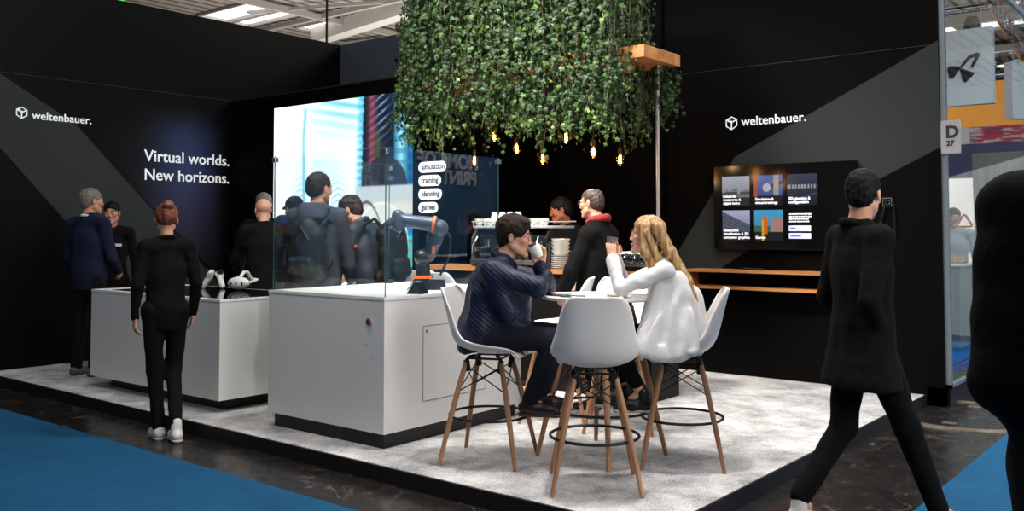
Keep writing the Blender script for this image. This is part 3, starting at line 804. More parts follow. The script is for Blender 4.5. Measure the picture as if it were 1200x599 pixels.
for pts_ in ([(-.15, -.02, -.03), (-.08, -.03, .03), (0, -.03, .02), (.06, -.03, -.02), (.07, -.03, -.28)], [(-.15, -.02, -.03), (-.12, -.03, -.3)], [(0, -.03, .02), (-.06, -.03, -.2)]): obj('cable', MB().tube(pts_, .008, 6), M_PLASTB, t)
# ---------------------------------------------------------------- exhibition hall roof
M_ROOF = mat('roof_sheet', (98, 90, 84), .7)
def roof_mat():
    nt = M_ROOF.node_tree; N = nt.nodes; L = nt.links; b = N['Principled BSDF']; tc = N.new('ShaderNodeTexCoord')
    wv = N.new('ShaderNodeTexWave'); wv.inputs['Scale'].default_value = .55; wv.bands_direction = 'X'; L.new(tc.outputs['Object'], wv.inputs['Vector'])
    r = N.new('ShaderNodeValToRGB'); e = r.color_ramp.elements; e[0].position = .05; e[0].color = (*lin((46, 40, 38)), 1); e[1].position = .25; e[1].color = (*lin((128, 118, 110)), 1)
    L.new(wv.outputs['Fac'], r.inputs['Fac']); L.new(r.outputs['Color'], b.inputs['Base Color'])
roof_mat()
SKY = [(-32.5, -28.9, 20.3, 21.7), (-32.5, -29.0, 21.85, 22.7), (-31.2, -28.3, 24.1, 25.5), (-27.5, -24.5, 28.2, 29.4), (-14, -4, 41, 43), (-14, -2, 48, 50), (-31.8, -28.6, 12, 14), (-14, -9, 11, 13), (-5, 2, 12, 15), (-14, -8, 20, 23), (-6, 2, 20, 23), (-20, -15, 4, 7), (-6, 2, -2, 3), (6, 12, 4, 10)]
xs = sorted({-60, 30}|{v for s in SKY for v in s[:2]}); ys = sorted({-20, 65}|{v for s in SKY for v in s[2:]})
rf = MB()
for i in range(len(xs)-1):
    for j in range(len(ys)-1):
        cx, cy = (xs[i]+xs[i+1])/2, (ys[j]+ys[j+1])/2
        if any(a < cx < b and c_ < cy < d for a, b, c_, d in SKY): continue
        rf.add([(xs[i], ys[j], 10.1), (xs[i+1], ys[j], 10.1), (xs[i+1], ys[j+1], 10.1), (xs[i], ys[j+1], 10.1)], [(0, 1, 2, 3)])
struct('ceiling', rf, M_ROOF)
M_SKYL = mat('daylit_pane', (240, 245, 250), .5, emit=(246, 250, 255), estr=2.2)
M_BEAM = mat('painted_beam', (138, 130, 124), .6)
for i, (a, b, c_, d) in enumerate(SKY):
    m = MB(); m.box((a, c_, 10.1), (b, d, 10.14), 0)
    for x in (a, b): m.box((x-.06, c_-.06, 9.98), (x+.06, d+.06, 10.12), 1)
    for y in (c_, d): m.box((a, y-.06, 9.98), (b, y+.06, 10.12), 1)
    struct('window_%d' % (i+2), m, [M_SKYL, M_BEAM])
def beam_box(name, a, b, h=.5, w=.35, m=None):
    a = Vector(a); b = Vector(b); d = (b-a); L = d.length; M = frame_M(a, d, Vector((0, 0, 1)).cross(d))
    q = MB(); q.box((0, -w/2, -h/2), (L, w/2, h/2), M=M)
    return struct(name, q, m or M_BEAM)
beam_box('roof_beam', (-30.9, 25.0, 9.75), (-6, 20.5, 9.75), .62, .6, mat('white_duct', (172, 166, 158), .55))
beam_box('roof_beam', (-32, 27.3, 9.8), (-14, 30, 9.8), .3, .25)
beam_box('roof_beam', (-30, 20.9, 9.9), (-24, 23.4, 9.9), .12, .1)
beam_box('roof_beam', (-33.2, 14, 9.8), (-33.2, 45, 9.8), .35, .2)
beam_box('roof_beam', (-28.4, 14, 9.85), (-28.4, 45, 9.85), .2, .2)
beam_box('roof_beam', (-40, 23.2, 9.9), (-20, 23.2, 9.9), .18, .18)
beam_box('roof_beam', (-26.5, 26, 9.9), (-26.5, 45, 9.9), .2, .2)
for x in (-14, -9, -4): beam_box('roof_beam', (x, 14, 9.8), (x, 60, 9.8), .4, .25)
for y in (30.5, 38, 46): beam_box('roof_beam', (-16, y, 9.6), (10, y, 9.6), .5, .3)
struct('wall_far', MB().box((-60, 60, 0), (30, 60.2, 10.2)), mat('far_hall_wall', (150, 142, 134), .8))
struct('wall_hall_left', MB().box((-55.2, -20, 0), (-55, 60, 10.2)), mat('side_hall_wall', (120, 114, 108), .8))
t = thing('hanging_hall_lamp', 'white bell-shaped lamp hanging high above the stand left of the ivy', 'lamp', (-9.3, 11.0, 5.08))
obj('lamp_shade', MB().lathe([(.001, .55), (.08, .55), (.13, .45), (.135, .10), (.16, .04), (.23, .0), (.23, -.03), (.001, -.03)], 24), M_PLASTW, t)
obj('cord', MB().cone((0, 0, .55), (0, 0, 4.9), .01), M_PLASTB, t)
t = thing('roof_cable', 'thin dark cable dropping from the hall roof above the left wall', 'cable', (-23.6, 19.5, 7.0)); obj('cable', MB().cone((0, 0, 0), (0, 0, 3.0), .04), M_PLASTB, t)
t = thing('exit_lamp', 'small green lit sign above the left wall edge at the top of the picture', 'sign', (-9.83, 5.08, 4.06)); obj('housing', MB().box((-.06, -.05, 0), (.03, .12, .045)), mat('green_lamp', (60, 190, 70), .5, emit=(70, 200, 80), estr=.8), t)

# ---------------------------------------------------------------- neighbouring stand behind the glass
struct('neighbour_platform', MB().box((-12, 8.75, 0), (-2.24, 26, PZ)), M_BLUE2)
t = thing('display_counter', 'pale grey counter behind the glass at the right edge of the black wall', 'counter', (-3.12, 11.75, PZ))
m = MB(); m.rbox((-.5, -.3, .05), (.5, .3, .98), .02, 3); m.box((-.46, -.26, 0), (.46, .26, .05), 1); obj('cabinet', m, [mat('grey_counter', (128, 134, 138), .5), M_PLINTH], t)
obj('countertop', MB().rbox((-.53, -.33, .98), (.53, .33, 1.01), .02, 3), M_PLASTW, t)
t = thing('snack_tray', 'wooden tray of snacks on the grey counter behind the glass', 'tray', (-2.76, 11.72, PZ+1.01))
m = MB(); m.rbox((-.14, -.12, 0), (.14, .12, .035), .02, 3); obj('tray', m, M_OAK, t)
m = MB(); rr = random.Random(3)
for i in range(9): m.sphere((rr.uniform(-.1, .1), rr.uniform(-.08, .08), .05), .022, 8)
obj('pastries', m, mat('pastry', (200, 160, 110), .6), t)
t = thing('light_panel', 'bright backlit white panel with orange triangle outline behind the glass', 'light panel', (-3.6, 14.6, PZ+.9))
obj('housing', MB().box((-.75, 0, -.9), (.75, .12, 1.28)), M_STEEL, t)
obj('lit_face', MB().box((-.73, -.012, -.03), (.73, 0, 1.26)), mat('backlit_fabric', (240, 232, 228), .6, emit=(255, 240, 234), estr=1.25), t)
m = MB(); tri = [(0, .17), (.15, -.09), (-.15, -.09)]
def roundtri(c, s): 
    P = []
    for i in range(3):
        a, b, d = tri[i-1], tri[i], tri[(i+1) % 3]
        for k in range(5):
            q = k/4; P.append((c[0]+s*(b[0]+.22*((a[0]-b[0])*(1-q)**2+(d[0]-b[0])*q**2)), -.025, c[1]+s*(b[1]+.22*((a[1]-b[1])*(1-q)**2+(d[1]-b[1])*q**2))))
    return P
m.tube(roundtri((.335, .62), .75), .016, 6, closed=True); obj('triangle_logo', m, mat('orange_print', (226, 112, 40), .5), t)
lettering('A', .22, mat('dark_print', (50, 40, 60), .5), 'letter', t, frame_M((.47, -.02, .55), (1, 0, 0), (0, 0, 1)), .003, .004)
t = thing('cabin_box', 'grey wood-grain cabin wall with small picture behind the neighbouring glass', 'cabin', (-1.95, 13.3, PZ))
obj('cladding', MB().prism([(-.90, 0), (1.3, 0), (1.3, 2.05), (.1, 2.37), (-.28, 2.42), (-.92, 2.42)], 0, 1.2), mat('grey_wood', (132, 128, 122), .6, vary=.18, vscale=3, stretch=(6, 6, .5)), t)
obj('picture', MB().box((-.28, -.02, 2.05), (-.10, 0, 2.3)), mat('dark_picture', (70, 66, 70), .5, vary=.4, vscale=20), t)
t = thing('navy_partition', 'tall navy blue partition topped by a red and pink printed band', 'partition', (-4.0, 18, PZ))
obj('panel', MB().box((-2.0, 0, 0), (3.0, .3, 2.95)), mat('navy_panel', (52, 56, 104), .6), t)
def band(u, v):
    a = vnoise(u, v, 4, 26); C = np.where((u[:, None] < .42), np.array([[150, 56, 96]]), np.array([[196, 40, 56]])).astype(float)
    C[a > .62] = (226, 190, 200); C[(a < .2)] = (70, 40, 90); C[(u > .355) & (u < .40)] = (226, 214, 214); return C
def cloth_picture(name, k=1.):
    m = mat(name, (255, 255, 255), .7); a = m.node_tree.nodes.new('ShaderNodeAttribute'); a.attribute_name = 'picture'
    m.node_tree.links.new(a.outputs['Color'], m.node_tree.nodes['Principled BSDF'].inputs['Base Color']); return m
picture_panel('printed_band', 4.0, .30, 160, 14, band, cloth_picture('printed_band'), t, frame_M((-1.5, -.01, 2.95), (1, 0, 0), (0, 0, 1)))
t = thing('hanging_curved_banner', 'large glowing orange curved banner hanging in the hall far behind', 'banner', (-4.0, 23, 3.05))
m = MB(); n = 24; vs = []; fs = []
for i in range(n+1):
    x = -3.+6.*i/n; y = .9*math.sin(PI*i/n)
    vs += [(x, -y, 0), (x, -y, 1.7), (x, -y+.06, 1.7), (x, -y+.06, 0)]
for i in range(n):
    for k in range(4): fs.append((4*i+k, 4*i+(k+1) % 4, 4*i+4+(k+1) % 4, 4*i+4+k))
m.add(vs, fs); obj('fabric', m, mat('orange_fabric', (240, 150, 40), .7, emit=(244, 156, 64), estr=1.0), t)
for x in (-2.5, 0, 2.5): obj('cable', MB().cone((x, -.3, 1.7), (x, -.3, 6.5), .012), M_STEEL, t)
M_BANNER = mat('white_banner', (236, 230, 232), .6)
def hang_banner(label, loc, rz, w_, h_, logo):
    t = thing('hanging_banner', label, 'banner', loc, rz)
    obj('panel', MB().box((-w_/2, -.06, 0), (w_/2, .06, h_)), M_BANNER, t)
    obj('wire', MB().cone((-w_*.4, 0, h_), (-w_*.4, 0, h_+.3), .006), M_STEEL, t); obj('wire', MB().cone((w_*.4, 0, h_), (w_*.4, 0, h_+.3), .006), M_STEEL, t)
    if logo:
        m = MB(); T = lambda a, b, d: (a+logo[0], -.06+d, b+logo[1]); s = logo[2]
        m.prism([(-.36*s, -.02*s), (-.30*s, .06*s), (-.02*s, .02*s), (-.04*s, -.06*s), (-.2*s, -.3*s), (-.3*s, -.3*s)], -.01, 0, 0, T)
        m.prism([(-.02*s, .02*s), (.20*s, .30*s), (.42*s, .36*s), (.50*s, .30*s), (.30*s, -.06*s), (.24*s, -.02*s), (.38*s, .26*s), (.22*s, .20*s), (.0, -.04*s)], -.01, 0, 0, T)
        m.prism([(-.04*s, -.02*s), (.36*s, -.20*s), (.12*s, -.44*s), (.04*s, -.40*s)], -.011, 0, 0, T)
        obj('bow_logo', m, mat('black_print', (26, 24, 24), .5), t)
hang_banner('white hanging banner with black bow-shaped logo right of the black wall', (-3.02, 12.2, 3.02), 0, 1.30, .93, (.30, .47, .44))
hang_banner('second white hanging banner cut by the right picture edge', (-2.2, 13.9, 2.96), R(60), 1.0, .75, (-.1, .3, .4))
t = thing('aisle_sign', 'small white aisle sign lettered D 27 on the end of the black wall', 'sign', (-1.963, 8.36, 2.14))
obj('plate', MB().rbox((-.08, -.008, 0), (.075, .008, .285), .008, 2, axis=1), mat('sign_white', (150, 150, 152), .6), t)
D_ = mat('sign_print', (28, 28, 30), .6)
lettering('D', .14, D_, 'lettering', t, frame_M((-.042, -.010, .14), (1, 0, 0), (0, 0, 1)), .001, .006); lettering('27', .06, D_, 'lettering', t, frame_M((-.036, -.010, .07), (1, 0, 0), (0, 0, 1)), .001, .003)
obj('bracket', MB().box((-.095, -.006, .05), (-.078, .006, .25)), M_STEEL, t)
# trusses and their lamps
def truss(label, a, b, s=.29, r=.022, group='lighting trusses over the neighbouring stand'):
    a = Vector(a); b = Vector(b); d = b-a; L = d.length; M = frame_M((0, 0, 0), d, Vector((0, 0, 1)).cross(d))
    t = thing('hanging_truss', label, 'truss', a, 0, group); m = MB(); g = MB(); n = max(2, int(L/s))
    q = lambda x, y, z: M @ Vector((x, y, z))
    for y, z in ((-s/2, -s/2), (s/2, -s/2), (-s/2, s/2), (s/2, s/2)): m.cone(q(0, y, z), q(L, y, z), r, n=8)
    for i in range(n):
        x0, x1 = L*i/n, L*(i+1)/n; f = 1 if i % 2 else -1
        for y in (-s/2, s/2): g.cone(q(x0, y, -f*s/2), q(x1, y, f*s/2), r*.45, n=6)
        for z in (-s/2, s/2): g.cone(q(x0, -f*s/2, z), q(x1, f*s/2, z), r*.45, n=6)
    obj('chords', m, M_CHROME, t); obj('lacing', g, M_STEEL, t); return t
truss('silver lattice truss running left above the white bow banner', (-5.2, 12.2, 4.35), (-2.42, 12.2, 4.35))
truss('silver lattice truss running away from the corner above the orange banner', (-2.25, 12.2, 4.35), (-2.75, 17.5, 4.35))
truss('lower silver truss far behind the white banner', (-5.0, 17.8, 4.30), (-1.4, 17.8, 4.30), .22)
truss('thin silver truss beyond the orange banner near the roof', (-6, 24.5, 5.6), (0, 24.5, 5.6), .3)
for i, (x, y, z, lab) in enumerate(((-2.75, 12.9, 4.05, 'warm round spotlight nearest the white bow banner'), (-2.85, 15.4, 3.98, 'warm round spotlight hanging mid truss above the orange banner'), (-2.55, 17.0, 4.0, 'warm round spotlight at the far end of the truss'))):
    t = thing('spotlight', lab, 'spotlight', (x, y, z))
    obj('housing', MB().lathe([(.001, .2), (.07, .2), (.1, .1), (.11, .0)], 16), M_PLASTB, t); obj('lens', MB().lathe([(.001, .005), (.10, .005), (.1, -.01), (.001, -.01)], 16), mat('lamp_lens', (255, 240, 210), .4, emit=(255, 236, 200), estr=4.), t)
t = thing('hanging_stage_lamp', 'dark moving-head lamp beside the second white banner', 'stage lamp', (-1.86, 14.4, 3.95)); obj('housing', MB().sphere((0, 0, 0), .16).box((-.14, -.14, .12), (.14, .14, .24)), M_PLASTB, t); obj('lens', MB().cone((-.0, -.10, -.08), (-.0, -.16, -.11), .07, .08), mat('violet_lens', (120, 100, 200), .2), t)
t = thing('dark_drum', 'black cable drum resting on top of the truss corner', 'cable drum', (-2.55, 12.5, 4.62)); obj('drum', MB().sphere((0, 0, .08), .2, sc=(1.4, 1, .45)), M_PLASTB, t); obj('cable', MB().tube([(.1, 0, .1), (.3, .1, -.1), (.34, .1, -.4)], .015, 6), M_PLASTB, t)

# ---------------------------------------------------------------- stand across the right-hand aisle, seen in the reflection on the glass case
t = thing('opposite_stand_wall', 'blue stand wall with large white lettering, mirrored in the glass case', 'stand wall', (3.6, 11, 0))
obj('panel', MB().box((0, -5.5, 0), (.2, 6, 4.2)), mat('stand_blue', (70, 118, 158), .7), t)
obj('column', MB().box((-.25, -3.4, 0), (0, -3.1, 4.2)), mat('stand_pale', (150, 160, 166), .7), t)
LW = mat('stand_letters', (230, 234, 238), .6)
lettering('HOME OF', .40, LW, 'lettering', t, frame_M((-.02, 3.15, 2.72), (0, -1, 0), (0, 0, 1)), .01, .012)
lettering('PRINT', .38, LW, 'lettering', t, frame_M((-.02, 3.10, 2.40), (0, -1, 0), (0, 0, 1)), .01, .012)
t = thing('opposite_counter', 'blue counter of the stand across the aisle, mirrored in the glass case', 'counter', (2.6, 13.0, 0)); obj('cabinet', MB().rbox((-.3, -1.0, 0), (.3, 1.0, 1.0), .04, 3), mat('counter_blue', (60, 110, 190), .5), t); obj('countertop', MB().rbox((-.34, -1.04, 1.0), (.34, 1.04, 1.04), .04, 3), M_PLASTW, t)
# ---------------------------------------------------------------- ivy hanging over the canopy
M_IVY = bpy.data.materials.new('ivy_leaf'); M_IVY.use_nodes = True
def _iv():
    nt = M_IVY.node_tree; N = nt.nodes; L = nt.links; b = N['Principled BSDF']
    a = N.new('ShaderNodeAttribute'); a.attribute_name = 'leaf'
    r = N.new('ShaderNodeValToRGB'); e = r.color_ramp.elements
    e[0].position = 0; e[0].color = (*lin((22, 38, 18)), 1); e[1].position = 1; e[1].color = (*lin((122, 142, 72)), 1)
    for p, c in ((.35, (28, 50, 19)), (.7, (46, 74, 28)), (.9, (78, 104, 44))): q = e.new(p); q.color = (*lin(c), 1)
    L.new(a.outputs['Fac'], r.inputs['Fac']); L.new(r.outputs['Color'], b.inputs['Base Color'])
    b.inputs['Roughness'].default_value = .5; b.inputs['Specular IOR Level'].default_value = .3
_iv()
def build_ivy():
    rr = np.random.RandomState(5)
    leaf = np.array([(0, 0, 0), (.42, -.12, .06), (.34, .20, .02), (.62, .42, -.04), (.26, .52, .05), (0, 1.0, -.10), (-.26, .52, .05), (-.62, .42, -.04), (-.34, .20, .02), (-.42, -.12, .06), (0, .34, .10)])
    lf = [(0, 1, 2, 10), (2, 3, 4, 10), (4, 5, 6, 10), (6, 7, 8, 10), (8, 9, 0, 10)]
    Vs, Fs, A = [], [], []; vines = MB(); o = 0
    def bottom(x):   # how low the fringe hangs along the canopy
        base = np.interp(x, [-6.5, -6.3, -6.05, -5.8, -5.6, -5.3, -5.0, -4.7, -4.4, -4.15, -3.9, -3.75], [2.45, 2.33, 2.26, 2.25, 2.45, 2.42, 2.32, 2.18, 2.34, 2.26, 2.10, 2.65])
        return base
    specs = []
    for i in range(400):
        x = rr.uniform(-6.32, -3.79); y = rr.choice([rr.uniform(6.12, 6.32), rr.uniform(6.12, 6.32), rr.uniform(6.34, 6.98)]); x = min(x, -3.79-(y-6.2)*.40); specs.append((x, y, bottom(x)+abs(rr.normal(0, .26)) - (rr.uniform(0, .22) if rr.rand() < .16 else 0), 3.85))
    for i in range(22): specs.append((rr.uniform(-3.92, -3.80), rr.uniform(6.72, 7.02), rr.uniform(2.35, 2.65), 2.86))
    for i in range(14): specs.append((rr.uniform(-6.46, -6.32), rr.uniform(6.2, 6.4), rr.uniform(2.3, 2.7), 3.5))
    for x, y, zb, zt in specs:
        n = int((zt-zb)/.034); ph = rr.uniform(0, 6.28, 3); pts = []
        if y > 6.4 : n = int(n*.75)
        for j in range(n+1):
            t = j/max(n, 1); z = zt-(zt-zb)*t
            spread = .02+.03*t
            p = np.array([x+spread*math.sin(z*5+ph[0])-(.10*(t-.2) if x < -5.9 else 0)*.8, y+spread*math.sin(z*4+ph[1]), z])
            if -6.5 < p[0] < -3.75 and 6.31 < p[1] < 6.95 and 2.86 < z < 3.0: continue
            pts.append(p)
            if p[0] > -3.84 and p[2] > 2.84 and p[1] < 6.9: continue
            s = rr.uniform(.034, .066)*(1-.25*t); az = rr.uniform(0, 2*PI); out = np.array([math.cos(az), math.sin(az)-.55, rr.uniform(-.1, .5)]); out /= np.linalg.norm(out)
            down = np.array([rr.normal(0, .45), rr.normal(0, .3), -1.]); down -= out*(down@out); down /= np.linalg.norm(down); sd = np.cross(down, out)
            fold = rr.uniform(.5, 1.6)
            q = (leaf[:, :1]*sd+leaf[:, 1:2]*down+leaf[:, 2:]*out*fold)*s+p+out*rr.uniform(.01, .065)
            Vs.append(q); Fs += [tuple(v+o for v in f) for f in lf]; o += 11
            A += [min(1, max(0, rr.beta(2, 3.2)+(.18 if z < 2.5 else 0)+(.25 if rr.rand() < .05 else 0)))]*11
        if len(pts) > 3 and rr.rand() < .5: vines.tube([Vector(p) for p in pts[::3]], .0022, 4, caps=False)
    V = np.concatenate(Vs); me = bpy.data.meshes.new('foliage'); org = np.array([-5.1, 6.6, 2.99])
    me.from_pydata((V-org).tolist(), [], Fs); me.materials.append(M_IVY)
    a = me.attributes.new('leaf', 'FLOAT', 'POINT'); a.data.foreach_set('value', np.array(A, np.float32))
    me.polygons.foreach_set('use_smooth', [False]*len(me.polygons))
    t = thing('hanging_ivy', 'dense green ivy cascading over the oak canopy above the bar', 'ivy', tuple(org))
    o = bpy.data.objects.new('foliage', me); COL.objects.link(o); o.parent = t
    vines.v = [(v[0]-org[0], v[1]-org[1], v[2]-org[2]) for v in vines.v]; obj('stems', vines, mat('ivy_stem', (92, 84, 56), .7), t)
build_ivy()
# ---------------------------------------------------------------- counters
def counter(label, x0, x1, y0, y1, top, ins):
    t = thing('display_counter', label, 'counter', (x1, y0, PZ)); W, D, H = x0-x1, y1-y0, top-PZ
    b = MB(); b.box((W, 0, .098), (0, D, H-.022)); obj('cabinet', b, M_WHITE, t)
    b = MB(); b.box((W-.003, -.003, H-.020), (.003, D+.003, H)); obj('countertop', b, M_WEDGE, t)
    b = MB(); b.box((W+ins, ins, 0), (-ins, D-ins, .10)); obj('plinth', b, M_PLINTH, t)
    return t, W, D, H
near, W, D, H = counter('large white display counter with glass case and black plinth in front', -5.56, -4.35, 4.085, 5.50, 1.062, .035)
m = MB(); m.lathe([(.001, 0), (.026, 0), (.026, .008), (.001, .010)], 20, 0, M=Matrix.Rotation(R(90), 4, 'X'), c=(-.14, 0, .81)); m.lathe([(.001, .008), (.018, .008), (.016, .016), (.001, .018)], 20, 1, M=Matrix.Rotation(R(90), 4, 'X'), c=(-.14, 0, .81))
o = obj('push_button', m, [mat('button_ring', (190, 190, 190), .3, metal=.6), mat('dark_red_button', (110, 22, 20), .35)], near); o['label'] = 'dark red push button'
m = MB()
Y0, Y1, Z0, Z1 = .355, 1.0, .26, .76
for a, b in (((Y0, Z0), (Y1, Z0)), ((Y1, Z0), (Y1, Z1)), ((Y1, Z1), (Y0, Z1)), ((Y0, Z1), (Y0, Z0))): m.cone((.0005, a[0], a[1]), (.0005, b[0], b[1]), .0022, n=6, mi=1)
m.box((-.01, Y0+.003, Z0+.003), (.0012, Y1-.003, Z1-.003), 0)
dr = obj('access_door', m, [M_WHITE, mat('door_gap', (96, 96, 98), .6)], near)
obj('lock', MB().lathe([(.001, 0), (.011, 0), (.010, .004), (.001, .004)], 14, M=Matrix.Rotation(R(90), 4, 'Y'), c=(.001, Y0+.035, Z1-.035)), M_STEEL, dr)
for hx_, hz_, hr_ in ((-.17, .66, .005), (-.12, .575, .005), (-.17, .55, .003)): obj('vent_hole', MB().cone((hx_, -.001, hz_), (hx_, .0005, hz_), hr_, n=8), M_STEEL, near)
far, W2, D2, H2 = counter('low white display counter with a black glass top behind the walking woman', -8.19, -6.18, 4.09, 5.02, .96, .13)
o = obj('glass_top', MB().rbox((W2+.25, .05, H2), (-.03, D2-.05, H2+.004), .01, 2), mat('black_glass', (8, 9, 12), .04, spec=.8), far)

# ---------------------------------------------------------------- glass case on the near counter
GL = glass_mat('case_glass', (250, 253, 253), .035, 1.0); GE = mat('glass_edge', (44, 84, 78), .15, spec=.8)
t = thing('glass_case', 'open clear glass case of four panes standing on the near white counter', 'glass case', (-4.36, 4.095, 1.062))
gx, gy, gz = -1.17, 1.14, .972
def pane(a, b):
    m = MB(); m.box(a, b)
    o = obj('pane', m, [GL, GE], t, smooth=False)
    d = [b[i]-a[i] for i in range(3)]; thin = d.index(min(d))
    for p in o.data.polygons:
        if abs(p.normal[thin]) < .5: p.material_index = 1
pane((gx, 0, 0), (0, .008, gz)); pane((-.008, .010, 0), (0, gy, gz)); pane((gx, gy+.002, 0), (-.0, gy+.010, gz)); pane((gx, .010, 0), (gx+.008, gy, gz))
for x, y in ((gx, 0), (-.006, 0), (gx, gy), (-.006, gy)):
    m = MB(); m.rbox((x-.018, y-.010, gz-.045), (x+.024, y+.022, gz-.012), .006, 2); obj('corner_clip', m, M_STEEL, t)
for x, y in ((gx+.02, gy-.02), (-.03, gy-.03)):
    m = MB(); m.rbox((x-.05, y-.02, 0), (x+.05, y+.02, .03), .006, 2); obj('foot_clamp', m, M_PLASTB, t)
PILL = mat('white_label', (232, 232, 234), .6, emit=(230, 232, 236), estr=.14); PT = mat('label_print', (52, 54, 60), .6)
for i, (s, w_) in enumerate((('simulation', .30), ('training', .245), ('planning', .255), ('games', .215))):
    z = 1.952-.107*i-1.062
    m = MB(); m.rbox((-.825, gy-.004, z), (-.825+w_, gy-.001, z+.085), .042, 8, axis=1)
    o = obj('label_plate', m, PILL, t); lettering(s, .062, PT, 'lettering', o, frame_M((-.825+.032, gy-.0045, z+.026), (1, 0, 0), (0, 0, 1)), .0004, .0022)

# ---------------------------------------------------------------- robot arm
GB = mat('robot_shell', (58, 66, 82), .35); GD = mat('robot_dark', (20, 21, 24), .4)
t = thing('robot_arm', 'dark grey jointed robot arm with orange rings inside the glass case', 'robot', (-4.70, 4.82, 1.062), R(38.9))
m = MB(); m.prism([(-.13, 0), (.03, 0), (.01, .085), (-.075, .085)], -.07, .07).prism([(.03, 0), (.15, 0), (.135, .07), (.03, .07)], -.05, .07); obj('base', m, GD, t)
obj('orange_stripe', MB().box((-.085, -.074, .083), (.05, .074, .105)), M_ORANGE, t)
g = SDF(.006); g.cone((-.02, 0, .10), (-.02, 0, .16), .055, .05, .01).cone((-.025, -.05, .24), (-.025, .04, .24), .055, .055, .02).cone((-.02, 0, .14), (-.025, 0, .24), .05, .052, .01); sobj('shoulder', g, GD, t)
g = SDF(.006); g.cone((.02, .05, .25), (.10, .05, .43), .048, .046, .02).cone((.10, -.04, .45), (.10, .07, .45), .062, .06, .02).ell((.06, .03, .37), (.06, .05, .07), .02); sobj('upper_link', g, GB, t)
g = SDF(.006); g.cone((.06, -.05, .475), (-.16, -.05, .505), .055, .045, .02).cone((-.19, -.06, .46), (-.20, -.05, .54), .043, .043, .02).cone((-.22, -.055, .50), (-.25, -.055, .48), .036, .032, .01); sobj('forearm', g, GB, t)
for a, b, r in (((.055, -.05, .477), (.075, -.05, .474), .062), ((.025, .035, .30), (.045, .045, .30), .052), ((-.16, -.05, .512), (-.165, -.05, .512), .05)):
    obj('joint_ring', MB().cone(a, b, r, n=24), M_ORANGE if r > .051 else GD, t)
obj('gripper', MB().box((-.285, -.07, .455), (-.25, -.03, .485)).cone((-.27, -.05, .46), (-.285, -.05, .40), .010), GD, t)
obj('cable', MB().tube([(-.20, -.08, .47), (-.21, -.09, .41), (-.18, -.1, .36), (-.14, -.1, .40), (-.15, -.07, .46)], .006, 6), M_PLASTB, t)
obj('hose', MB().tube([(.0, .14, .50), (.06, .14, .50), (.12, .14, .46), (.17, .14, .38), (.17, .12, .25), (.10, .08, .10)], .009, 8), M_PLASTB, t)
for dx, lab in ((0, 'black slanted control tablet with white rim beside the robot base'),):
    t = thing('tablet', lab, 'tablet', (-4.45, 4.50, 1.062), R(20)); m = MB(); m.prism([(-.06, 0), (.05, 0), (.02, .075), (-.01, .08)], -.07, .05); obj('housing', m, M_PLASTB, t); obj('rim', MB().prism([(-.066, 0), (-.058, 0), (-.008, .082), (-.016, .084)], -.07, .05), M_PLASTW, t)

# ---------------------------------------------------------------- bar stools
def shell_mesh():
    prof = [(.235, .640, .212, .000), (.225, .662, .222, .012), (.19, .668, .235, .026), (.12, .662, .244, .040), (.04, .655, .250, .054), (-.04, .654, .255, .068), (-.11, .664, .258, .080), (-.165, .692, .256, .088),
            (-.198, .735, .250, .086), (-.218, .785, .240, .078), (-.236, .85, .220, .070), (-.252, .92, .208, .052), (-.268, .985, .190, .036), (-.280, 1.03, .166, .022), (-.287, 1.052, .130, .012)]
    ns = 18; vs = []; m = len(prof)
    for i, (y, z, hw, e) in enumerate(prof):
        y0, z0 = prof[max(i-1, 0)][:2]; y1, z1 = prof[min(i+1, m-1)][:2]
        t = Vector((0, y1-y0, z1-z0)).normalized(); nrm = Vector((0, -t.z, t.y))*-1
        nrm = Vector((0, t.z, -t.y))                      # towards the sitter: up on the seat, forward on the back
        if nrm.z < 0 or (abs(nrm.z) < .3 and nrm.y < 0): nrm = -nrm
        if i > 7: nrm = Vector((0, abs(nrm.y), nrm.z if nrm.y > 0 else -nrm.z))
        for k in range(ns+1):
            s = -1+2*k/ns; c = abs(s)
            x = s*hw*(1-.06*c**6); lift = e*(c**2.6)+(.012 if c == 1 else 0)
            vs.append(Vector((x, y, z))+nrm*lift+Vector((0, 0, -.012*c**4 if i == 0 else 0)))
    fs = [(i*(ns+1)+k, i*(ns+1)+k+1, (i+1)*(ns+1)+k+1, (i+1)*(ns+1)+k) for i in range(m-1) for k in range(ns)]
    mb = MB().add(vs, fs); me = mb.data('shell', M_SHELL, True)
    return me
SHELL = shell_mesh()
